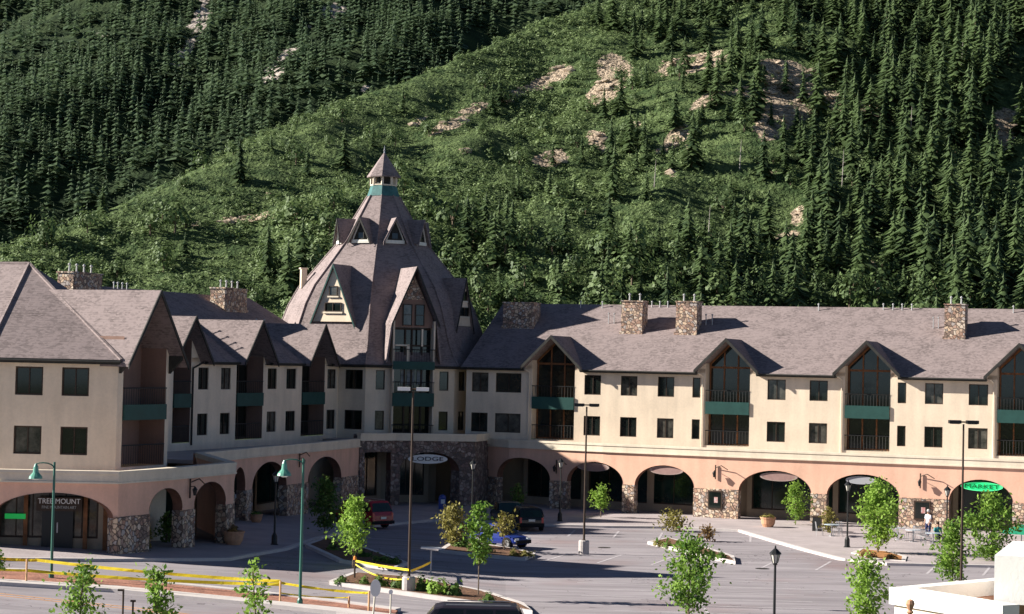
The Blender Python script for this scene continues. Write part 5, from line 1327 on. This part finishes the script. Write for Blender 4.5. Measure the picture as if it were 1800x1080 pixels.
def tape(a, c, sag, label, wd=.13, twist=0.0):
    a, c = Vector(a), Vector(c); n = 22; wd *= .78; b = MB(); prev = None; L_ = []
    for i in range(n+1):
        t = i/n; p = a.lerp(c, t); p.z -= sag*4*t*(1-t); an = twist*math.sin(t*9)+.25*math.sin(t*23)
        o_ = Vector((0, math.sin(an)*wd/2, math.cos(an)*wd/2)); L_.append((p-o_, p+o_))
    d_ = Vector((0, .006, 0))
    for i in range(n): b.solid([L_[i][0], L_[i+1][0], L_[i+1][0]+d_, L_[i][0]+d_, L_[i][1], L_[i+1][1], L_[i+1][1]+d_, L_[i][1]+d_])
    tag(b.build('barrier_tape', M['yellow']), label, 'tape')
def top(t, f=1.0): return t[0]+Vector((0, 0, t[1]*f))
tape(top(t0, .6), top(t1, .55), .05, 'yellow tape strip leaving the left edge, lower run'); tape(top(t0, .85)+Vector((0, 1.7, 0)), top(t1, .80)+Vector((0, 1.5, 0)), .05, 'yellow tape strip leaving the left edge, farther run', .16)
tape(top(t1, .55), top(t2, .85), .10, 'long lower yellow tape between the orange posts, crossing the green lamp', .17, .5)
tape(top(t1, .82)+Vector((0, 1.5, 0)), top(t2, .98), .10, 'long upper yellow tape sloping down to the second orange post', .17, .4)
tape(top(t2, .92), top(t3, .9), .06, 'yellow tape between the second green lamp and the white oval sign back', .14, .6)
tape(top(t2, .5), top(t4, .9), .06, 'thin low yellow tape ending at the short stake', .08, .8)
pb = G(718, 1044)
tape(top(t5, .95), pb+Vector((0, -.35, 1.1)), .03, 'yellow tape across the front island, left of the lamp pole', .13)
tape(top(t5, .8), pb+Vector((0, -.34, .7)), .25, 'slack lower yellow tape across the front island', .09, .8)
pw = G(757, 1010)
tape(pb+Vector((.1, -.33, 1.05)), pw+Vector((0, 0, .6)), .02, 'short yellow tape right of the lamp pole on the front island', .15, .3)
# small flat topped stand
r = empty('flat_topped_stand', pw, 'white flat topped stand on a thin post behind the front island bushes', 'stand')
q = MB(); q.lathe(pw, [(.12, 0), (.10, .05), (.045, .08), (.04, 1.25)], 8); q.build('post', M['metal'], r); q = MB(); q.box(pw+Vector((0, 0, 1.3)), (1.0, .55, .07)); q.box(pw+Vector((0, 0, 1.25)), (.5, .3, .03)); q.build('top_panel', M['white'], r)
# white oval sign backs near the camera
def disc_sign(px, py, D, rx, rz, zdown, label, tilt=0):
    c = Wd(px, py, D); g = gz(c.x, c.y); b = Vector((c.x+tilt, c.y+.05, g)); r = empty('round_sign', b, label, 'sign')
    ring = [c+Vector((rx*math.cos(t), 0, rz*math.sin(t))) for t in [2*math.pi*i/20 for i in range(20)]]; q = MB(); q.prism(ring, (0, .02, 0)); q.build('plate', M['white'], r)
    q = MB(); q.bar(b, c+Vector((0, .04, 0)), .03); q.build('post', mat('pale_post', (.6, .55, .45), .6), r)
disc_sign(660, 1034, 62, .165, .27, 0, 'white oval sign back on a slanting post at the bottom edge', -.22)
disc_sign(687, 1041, 70, .075, .085, 0, 'tiny white round marker among the front island bushes')
for (px, yt, lb) in ((217, 1036, 'taller thin brown signpost by the road, left of centre'), (234, 1055, 'shorter thin brown signpost beside the taller one')):
    c = Wd(px, yt, 60); g = gz(c.x, c.y); r = empty('signpost', (c.x, c.y, g), lb, 'signpost'); q = MB(); q.bar((c.x, c.y, g-.05), c, .03); q.build('post', M['frame'], r)
    q = MB(); q.box(c+Vector((-.09 if px == 217 else 0, 0, -.03)), (.16, .04, .06)); q.build('bracket', M['frame'], r)

# ================================================================== VEHICLES
def car(b, rz, label, paint, L=4.5, W_=1.8, H=1.55, kind='suv', cat='car', clad=None, detail=True):
    r = empty('parked_'+('suv' if kind == 'suv' else 'car'), b, label, cat); o0 = r.location.copy(); r.location = (0, 0, 0)
    hw = W_/2; zb = .28; belt = H*.60; hood = H*.58
    if kind == 'suv': st = [(-.50, zb+.12, belt*.80, 0), (-.485, zb, belt, .0), (-.455, zb, belt+.02, .45), (-.40, zb, belt+.03, 1), (.10, zb, belt, 1), (.16, zb, belt, .9), (.27, zb, belt-.02, 0), (.45, zb, hood-.08, 0), (.49, zb, hood-.22, 0), (.50, zb+.1, hood-.34, 0)]
    else: st = [(-.50, zb+.12, belt*.75, 0), (-.48, zb, belt*.95, 0), (-.36, zb, belt, .0), (-.22, zb, belt, .92), (-.10, zb, belt, 1), (.06, zb, belt, .97), (.24, zb, belt-.02, 0), (.44, zb, hood-.12, 0), (.49, zb, hood-.25, 0), (.50, zb+.1, hood-.36, 0)]
    q = MB(); R_ = []
    for (x, z0, zt, g_) in st:
        X_ = x*L; tp = 1-.09*max(0, abs(x)-.4)/.1; w_ = hw*tp; zr = zt+(H-zt)*g_; wr = w_*(1-.20*g_)
        half = [(0, z0), (w_*.92, z0), (w_, z0+.12), (w_, z0+(zt-z0)*.6), (w_*.965, zt), (wr+.02 if g_ else w_*.9, zr-.05*g_+.01), (wr*.86, zr+.015), (0, zr+.035)]
        R_.append([(X_, y, z) for y, z in half]+[(X_, -y, z) for y, z in half[-2:0:-1]])
    n = len(R_[0]); i0 = len(q.v)
    for ring in R_: q.v.extend(ring)
    for i in range(len(R_)-1):
        for k in range(n): j = (k+1) % n; q.f.append([i0+i*n+k, i0+i*n+j, i0+(i+1)*n+j, i0+(i+1)*n+k])
    q.f.append([i0+k for k in range(n)]); q.f.append([i0+(len(R_)-1)*n+k for k in range(n)])
    body = q.build('body', paint, r)
    # glass
    for s in (-1, 1):
        g = MB()
        for (xa, xb, ta, tb) in (((-.44, -.26, -.41, -.26), (-.24, -.06, -.24, -.06), (-.04, .19, -.04, .12)) if kind == 'suv' else ((-.27, -.06, -.20, -.06), (-.04, .19, -.04, .07))):
            yb, yt = s*hw*.985, s*hw*.845
            g.face([(xa*L, yb+s*.012, belt+.05), (xb*L, yb+s*.012, belt+.05), (tb*L, yt+s*.012, H-.09), (ta*L, yt+s*.012, H-.09)])
        g.build('side_window', M['glass'], r)
    g = MB(); yb, yt = hw*.88, hw*.70
    if kind == 'suv': g.face([(-.478*L-.03, -yb, belt+.06), (-.478*L-.03, yb, belt+.06), (-.425*L-.035, yt, H-.10), (-.425*L-.035, -yt, H-.10)])
    else: g.face([(-.345*L, -yb, belt+.06), (-.345*L, yb, belt+.06), (-.225*L, yt, H-.08), (-.225*L, -yt, H-.08)])
    g.build('rear_window', M['glassg'], r)
    g = MB(); g.face([(.262*L, -yb, belt+.05), (.262*L, yb, belt+.05), (.165*L if kind == 'suv' else .09*L, yt, H-.08), (.165*L if kind == 'suv' else .09*L, -yt, H-.08)]); g.build('windscreen', M['glassg'], r)
    for s in (-1, 1):
        q = MB(); q.box((-.495*L, s*hw*.82, belt*.82), (.05, .14, .34)); q.build('tail_light', M['taill'], r)
        q = MB(); q.box((.49*L, s*hw*.74, hood-.22), (.08, .32, .15)); q.build('headlight', M['headl'], r)
        q = MB(); q.box((.17*L, s*(hw+.09), belt+.08), (.12, .16, .13)); q.build('wing_mirror', paint, r)
    q = MB(); q.box((-.507*L, 0, zb+.14), (.12, W_*.94, .2)); q.build('rear_bumper', M['rubber'] if clad is None else clad, r)
    q = MB(); q.box((.507*L, 0, zb+.14), (.12, W_*.9, .2)); q.build('front_bumper', M['rubber'], r)
    q = MB(); q.box((-.507*L-.02, 0, zb+.42), (.02, .42, .14)); q.build('number_plate', M['whitewood'], r)
    if kind == 'suv':
        q = MB()
        for s in (-1, 1): q.bar((-.36*L, s*hw*.66, H+.06), (.08*L, s*hw*.66, H+.06), .02, n=5)
        q.build('roof_rail', M['metal'], r)
    for sx in (-.31, .32):
        for s in (-1, 1):
            y0 = s*(hw-.20); w_ = MB(); w_.bar((sx*L, y0, .34), (sx*L, s*(hw+.012), .34), .34, n=20); wh = w_.build('wheel', M['rubber'], r)
            q = MB(); q.bar((sx*L, s*(hw+.008), .34), (sx*L, s*(hw+.026), .34), .20, n=12); q.build('rim', M['rim'], wh)
    r.location = o0; r.rotation_euler = (0, 0, rz); return r
redp = mat('red_car_paint', (.32, .012, .02), .25, .6); blackp = mat('black_car_paint', (.012, .014, .014), .2, .6); bluep = mat('blue_car_paint', (.012, .03, .20), .25, .6); dgp = mat('dark_green_car_paint', (.012, .035, .03), .25, .6)
p = G(668, 930); car(p+Vector((-1.3, 1.2, .02)), R(132), 'red suv parked in the shade behind the bright young tree', redp, H=1.7)
p = G(930, 935); car(p+Vector((-.2, 2.0, .02)), R(100), 'black hatchback facing the arcade on the sunlit edge of the shade', blackp, L=4.1, W_=1.72, H=1.42)
p = G(902, 930); car(p+Vector((-.4, 4.2, .02)), R(100), 'dark green car mostly hidden behind the black hatchback', dgp, L=4.4, W_=1.75, H=1.45, kind='sedan')
p = G(878, 966); car(p+Vector((0, 1.2, .02)), R(-38), 'small blue car behind the island bushes', bluep, L=3.4, W_=1.5, H=1.35, kind='sedan')
p = Wd(800, 1070, 71); car(Vector((p.x+.1, 71.5, gz(p.x, 71))), R(180), 'dark van whose roof shows at the bottom edge of the photo', mat('dark_purple_paint', (.02, .016, .022), .3, .5), L=5.2, W_=1.9, H=1.9, cat='van')

# ================================================================== PAVEMENT FURNITURE
def pot(px, py, s, label, plant='leafb', m=None):
    b = G(px, py); b.z = gz(b.x, b.y)+.13; r = empty('flower_pot', b, label, 'planter'); q = MB(); q.lathe(b, [(.36*s, 0), (.50*s, .25*s), (.55*s, .62*s), (.60*s, .64*s), (.60*s, .72*s), (.50*s, .72*s), (.48*s, .6*s)], 16); q.build('pot', m or M['terracotta'], r)
    V, T = clump_geo(int(px), 160, .12, .8); V = V*np.array([.95*s, .95*s, .5*s])+np.array([0, 0, .62*s]); npmesh('plant', V, T, M[plant], r)
pot(1350, 930, .9, 'pale terracotta pot tipped among weeds before the fourth sunlit arch', 'leafo')
pot(410, 962, 1.0, 'round dark clay pot with a plant in the shade by the corner arcade', 'leafr')
pot(450, 922, .7, 'small clay pot by the pier of the shaded round arch')
b = G(1436, 937); b.z += .13; r = empty('litter_bin', b, 'black square litter bin against the stone pier', 'litter bin'); q = MB(); q.box(b+Vector((0, 0, .45)), (.52, .52, .9), RP.ang(25)); q.build('body', M['black'], r); q = MB(); q.box(b+Vector((0, 0, .95)), (.58, .58, .09), RP.ang(25)); q.build('lid', M['frame'], r)
for (px, py, lb) in ((777, 902, 'blue and white letter box by the shaded pavement right of the tall pole'), (212, 970, 'dark newspaper box with a pale front beside the stone pier at left')):
    b = G(px, py); b.z += .1; r = empty('letter_box' if px > 500 else 'newspaper_box', b, lb, 'letter box' if px > 500 else 'newspaper box'); cm = mat('letter_box_blue', (.03, .06, .28), .4, .5) if px > 500 else M['black']
    q = MB(); q.box(b+Vector((0, 0, .6)), (.5, .45, .8)); q.lathe(b+Vector((0, 0, .98)), [(.25, 0), (.22, .12), (.1, .2), (.01, .22)], 12); q.build('body', cm, r); q = MB(); q.box(b+Vector((.05, -.24, .72)), (.28, .02, .3)); q.build('front_panel', M['white'], r)
    q = MB()
    for sx in (-.2, .2): q.box(b+Vector((sx, 0, .1)), (.05, .3, .22))
    q.build('feet', cm, r)
# cafe tables and chairs
def cafe_table(): 
    r = empty('cafe_table', (0, 0, 0), 'x', 'table', 'cafe tables'); q = MB(); q.lathe((0, 0, .71), [(.5, 0), (.5, .03)], 16); q.build('table_top', mat('frosted_table_glass', (.45, .55, .62), .25, .6, var=.2, scale=5), r)
    q = MB(); q.lathe((0, 0, 0), [(.26, 0), (.25, .03), (.035, .05), (.035, .71)], 10); q.build('pedestal', M['metal'], r); return r
def cafe_chair():
    r = empty('cafe_chair', (0, 0, 0), 'x', 'chair', 'cafe chairs'); q = MB(); q.box((0, 0, .45), (.42, .42, .03)); q.build('seat', M['metal'], r)
    q = MB()
    for k in range(6): q.bar((-.18+.072*k, .2, .46), (-.18+.072*k, .26, .86), .012, n=4)
    q.bar((-.2, .26, .86), (.2, .26, .86), .018, n=5); q.build('backrest', M['metal'], r)
    for sx in (-.18, .18):
        for sy in (-.18, .18): q = MB(); q.bar((sx*1.15, sy*1.15, 0), (sx, sy, .44), .014, n=4); q.build('leg', M['metal'], r)
    return r
ct, cc = cafe_table(), cafe_chair(); first = [True, True]
for i, (px, py, lb) in enumerate(((1578, 952, 'left pale cafe table under the stone pier wall'), (1605, 956, 'middle pale cafe table right of the mulch bed tree'), (1640, 962, 'right cafe table beside the seated people'), (1462, 946, 'cafe table by the lantern post before the fifth arch'))):
    b = G(px, py); t = ct if first[0] else copy_tree(ct); first[0] = False; t.location = (b.x, b.y, gz(b.x, b.y)+.13); tag(t, lb, 'table', 'cafe tables')
    for k in range(3):
        a = k*2.1+i; c = cc if first[1] else copy_tree(cc); first[1] = False; c.location = (b.x+.78*math.cos(a), b.y+.78*math.sin(a), gz(b.x, b.y)+.13); c.rotation_euler = (0, 0, a-math.pi/2+.15)
        tag(c, 'slatted metal cafe chair round the '+lb, 'chair', 'chairs of the '+lb)
b = G(1795, 985); r = empty('parasol', b, 'green parasol beside the broad tree at the right edge', 'parasol'); q = MB(); q.lathe(b+Vector((0, 0, 1.55)), [(1.3, 0), (.9, .18), (.45, .36), (.02, .52)], 8); q.build('canopy', mat('green_canvas', (.02, .25, .14), .7), r); q = MB(); q.lathe(b, [(.25, 0), (.25, .08), (.025, .1), (.025, 2.1)], 8); q.build('pole', M['metal'], r)

# people: one skinned body each, clothes as children
def person(b, rz, label, shirt, trousers, hair, pose='stand'):
    r = empty('person', b, label, 'person'); o0 = r.location.copy(); r.location = (0, 0, 0)
    sit = pose == 'sit'; hz = .52 if sit else .93
    J = {'pel': (0, 0, hz), 'chest': (0, -.02, hz+.40), 'neck': (0, -.01, hz+.56), 'head': (0, .0, hz+.64), 'head2': (0, .02, hz+.78)}
    E = [('pel', 'chest'), ('chest', 'neck'), ('neck', 'head'), ('head', 'head2')]; RR = {'pel': .13, 'chest': .15, 'neck': .055, 'head': .085, 'head2': .07}
    for s, n_ in ((-1, 'l'), (1, 'r')):
        J['sh'+n_] = (s*.19, -.01, hz+.48); J['el'+n_] = (s*.25, .02, hz+.20); J['wr'+n_] = (s*.23, .18 if sit else .10, hz+(.05 if sit else -.02)); J['ha'+n_] = (s*.22, .24 if sit else .14, hz+(.04 if sit else -.10))
        for f_ in range(4): J[f'f{f_}'+n_] = (s*(.20+.02*f_), (.33 if sit else .17), hz+(.02 if sit else -.19+.01*abs(f_-1)))
        J['th'+n_] = (s*.17, .28 if sit else .18, hz+(.05 if sit else -.12))
        J['hip'+n_] = (s*.10, 0, hz-.04)
        if sit: J['kn'+n_] = (s*.13, .45, hz-.02); J['an'+n_] = (s*.13, .48, .08); J['toe'+n_] = (s*.13, .64, .04)
        else: J['kn'+n_] = (s*.11, .05*s, .50); J['an'+n_] = (s*.11, -.10*s, .08); J['toe'+n_] = (s*.12, -.10*s+.17, .04)
        E += [('chest', 'sh'+n_), ('sh'+n_, 'el'+n_), ('el'+n_, 'wr'+n_), ('wr'+n_, 'ha'+n_), ('pel', 'hip'+n_), ('hip'+n_, 'kn'+n_), ('kn'+n_, 'an'+n_), ('an'+n_, 'toe'+n_), ('wr'+n_, 'th'+n_)]+[('ha'+n_, f'f{f_}'+n_) for f_ in range(4)]
        RR.update({'sh'+n_: .06, 'el'+n_: .042, 'wr'+n_: .028, 'ha'+n_: .03, 'hip'+n_: .085, 'kn'+n_: .058, 'an'+n_: .038, 'toe'+n_: .035, 'th'+n_: .01}); RR.update({f'f{f_}'+n_: .009 for f_ in range(4)})
    ks = list(J); me = bpy.data.meshes.new('body'); me.from_pydata([J[k] for k in ks], [(ks.index(a), ks.index(c)) for a, c in E], []); me.materials.append(M['skin'])
    o = bpy.data.objects.new('body', me); COL.objects.link(o); o.parent = r; o.modifiers.new('skin', 'SKIN'); sv = me.skin_vertices[0].data
    for i, k in enumerate(ks): sv[i].radius = (RR[k], RR[k]*(.75 if k in ('pel', 'chest') else 1)); sv[i].use_root = (k == 'pel')
    o.modifiers.new('sub', 'SUBSURF').levels = 1
    q = MB(); q.lathe((0, -.01, hz-.06), [(.17, 0), (.165, .15), (.19, .40), (.20, .50), (.09, .60)], 12); q.v = [(x, y*.72, z) for x, y, z in q.v]
    for s in (-1, 1): q.bar((s*.18, -.01, hz+.48), (s*.245, .015, hz+.24), .075, .06, 8)
    q.build('shirt', shirt, r, True); q = MB()
    for n_ in 'lr':
        q.bar(J['hip'+n_], J['kn'+n_], .105, .08, 8); q.bar(J['kn'+n_], J['an'+n_], .08, .06, 8)
    q.build('trousers', trousers, r, True); q = MB(); q.lathe((0, -.015, hz+.69), [(.10, 0), (.108, .06), (.09, .14), (.03, .17)], 10); q.build('hair', hair, r, True)
    q = MB()
    for s in (-1, 1): q.box((s*.032, .092, hz+.70), (.02, .012, .01)); 
    q.prism([(-.012, .085, hz+.66), (.012, .085, hz+.66), (0, .085, hz+.70)], (0, .03, 0)); q.box((0, .085, hz+.635), (.045, .012, .008)); q.build('face_features', mat('dark_features', (.12, .05, .04), .6), r)
    r.location = o0; r.rotation_euler = (0, 0, rz)
wht = mat('white_cloth', (.75, .76, .80), .8); nav = mat('navy_cloth', (.02, .03, .09), .85); tlc = mat('teal_cloth', (.04, .25, .25), .85); hb_ = mat('brown_hair', (.06, .035, .02), .8); gh = mat('grey_hair', (.5, .48, .45), .8); blk = mat('dark_trousers', (.02, .02, .03), .85)
def gplaza(px, py): b = G(px, py); b.z = gz(b.x, b.y)+.13; return b
person(gplaza(408, 912), R(150), 'person in a white shirt and dark trousers standing at the corner of the shaded arcade', wht, blk, hb_)
person(gplaza(425, 912), R(200), 'person in navy walking beside the one in the white shirt', nav, blk, gh)
person(gplaza(1631, 948), R(120), 'white haired person in white standing by the notice case at the cafe', wht, nav, gh)
person(gplaza(1648, 960), R(200), 'person in teal seated at the right cafe table', tlc, blk, hb_, 'sit')

# ================================================================== NEAR WHITE BUILDING
nb = empty('near_building', (8, 31, 0), 'overexposed white parapet roof of a near building at the lower right', 'building')
whs = stucco('near_white_render', (.86, .83, .78), .04); crs = stucco('near_cream_render', (.80, .68, .55), .05); shs = stucco('near_shaded_render', (.42, .26, .16), .1)  # brown tone stands for shade on the unlit wall under the white box
A_, B_, C_ = Wd(1573, 1034, 33.6), Wd(1720, 1019, 36.6), Wd(1745, 1056, 31.6)
ztp = 7.0
for v in (A_, B_, C_): v.z = ztp
w1, w2 = Wall((A_.x, A_.y), (C_.x, C_.y)), Wall((B_.x+1.5, B_.y+.15), (A_.x, A_.y))
def blk_(W__, u0, u1, d0, d1, z0, z1, name, m): q = MB(); uz_box(q, W__, u0, u1, d0, d1, z0, z1); return q.build(name, m, nb)
blk_(w1, -.05, w1.len+.3, -.08, .28, ztp-.28, ztp, 'parapet_cap', whs); blk_(w1, 0, w1.len, 0, .24, 0, ztp-.281, 'wall', crs)
blk_(w2, 0, w2.len-.30, -.06, .22, ztp-.26, ztp-.003, 'parapet_cap', whs); blk_(w2, 0, w2.len-.1, 0, .2, 0, ztp-.262, 'wall', M['peach'])
q = MB(); q.face([(A_.x, A_.y, ztp-.75), (B_.x+2, B_.y, ztp-.75), (C_.x+3, C_.y+.3, ztp-.75), (C_.x, C_.y, ztp-.75)]); q.build('flat_roof', mat('roof_felt', (.09, .085, .07), .9, var=.2, scale=2), nb)
p0 = Wd(1717, 1000, 33.2); p1 = Wd(1742, 1040, 31.3)
w3 = Wall((p0.x, p0.y-1.2), (p0.x+9, p0.y-4.4))
blk_(w3, 0, 9, 0, 3.0, 6.95, 7.72, 'raised_parapet', whs); blk_(w3, .18, 9, .12, 2.9, 0, 6.948, 'wall', shs)
q = MB(); uz_box(q, w3, .1, 9, .05, .119, 6.55, 6.7); q.build('band', crs, nb)
c = Wd(1600, 1056, 29.5); r = empty('finial_post', (c.x, c.y, 0), 'brown turned finial on a post in front of the near white wall', 'post'); q = MB(); q.lathe((c.x, c.y, c.z), [(.015, .02), (.055, -.0), (.07, -.05), (.05, -.10), (.03, -.14), (.055, -.17), (.03, -.2)], 10); q.build('finial', M['terracotta'], r); q = MB(); q.bar((c.x, c.y, 0), (c.x, c.y, c.z-.19), .028); q.build('post', M['wood'], r)
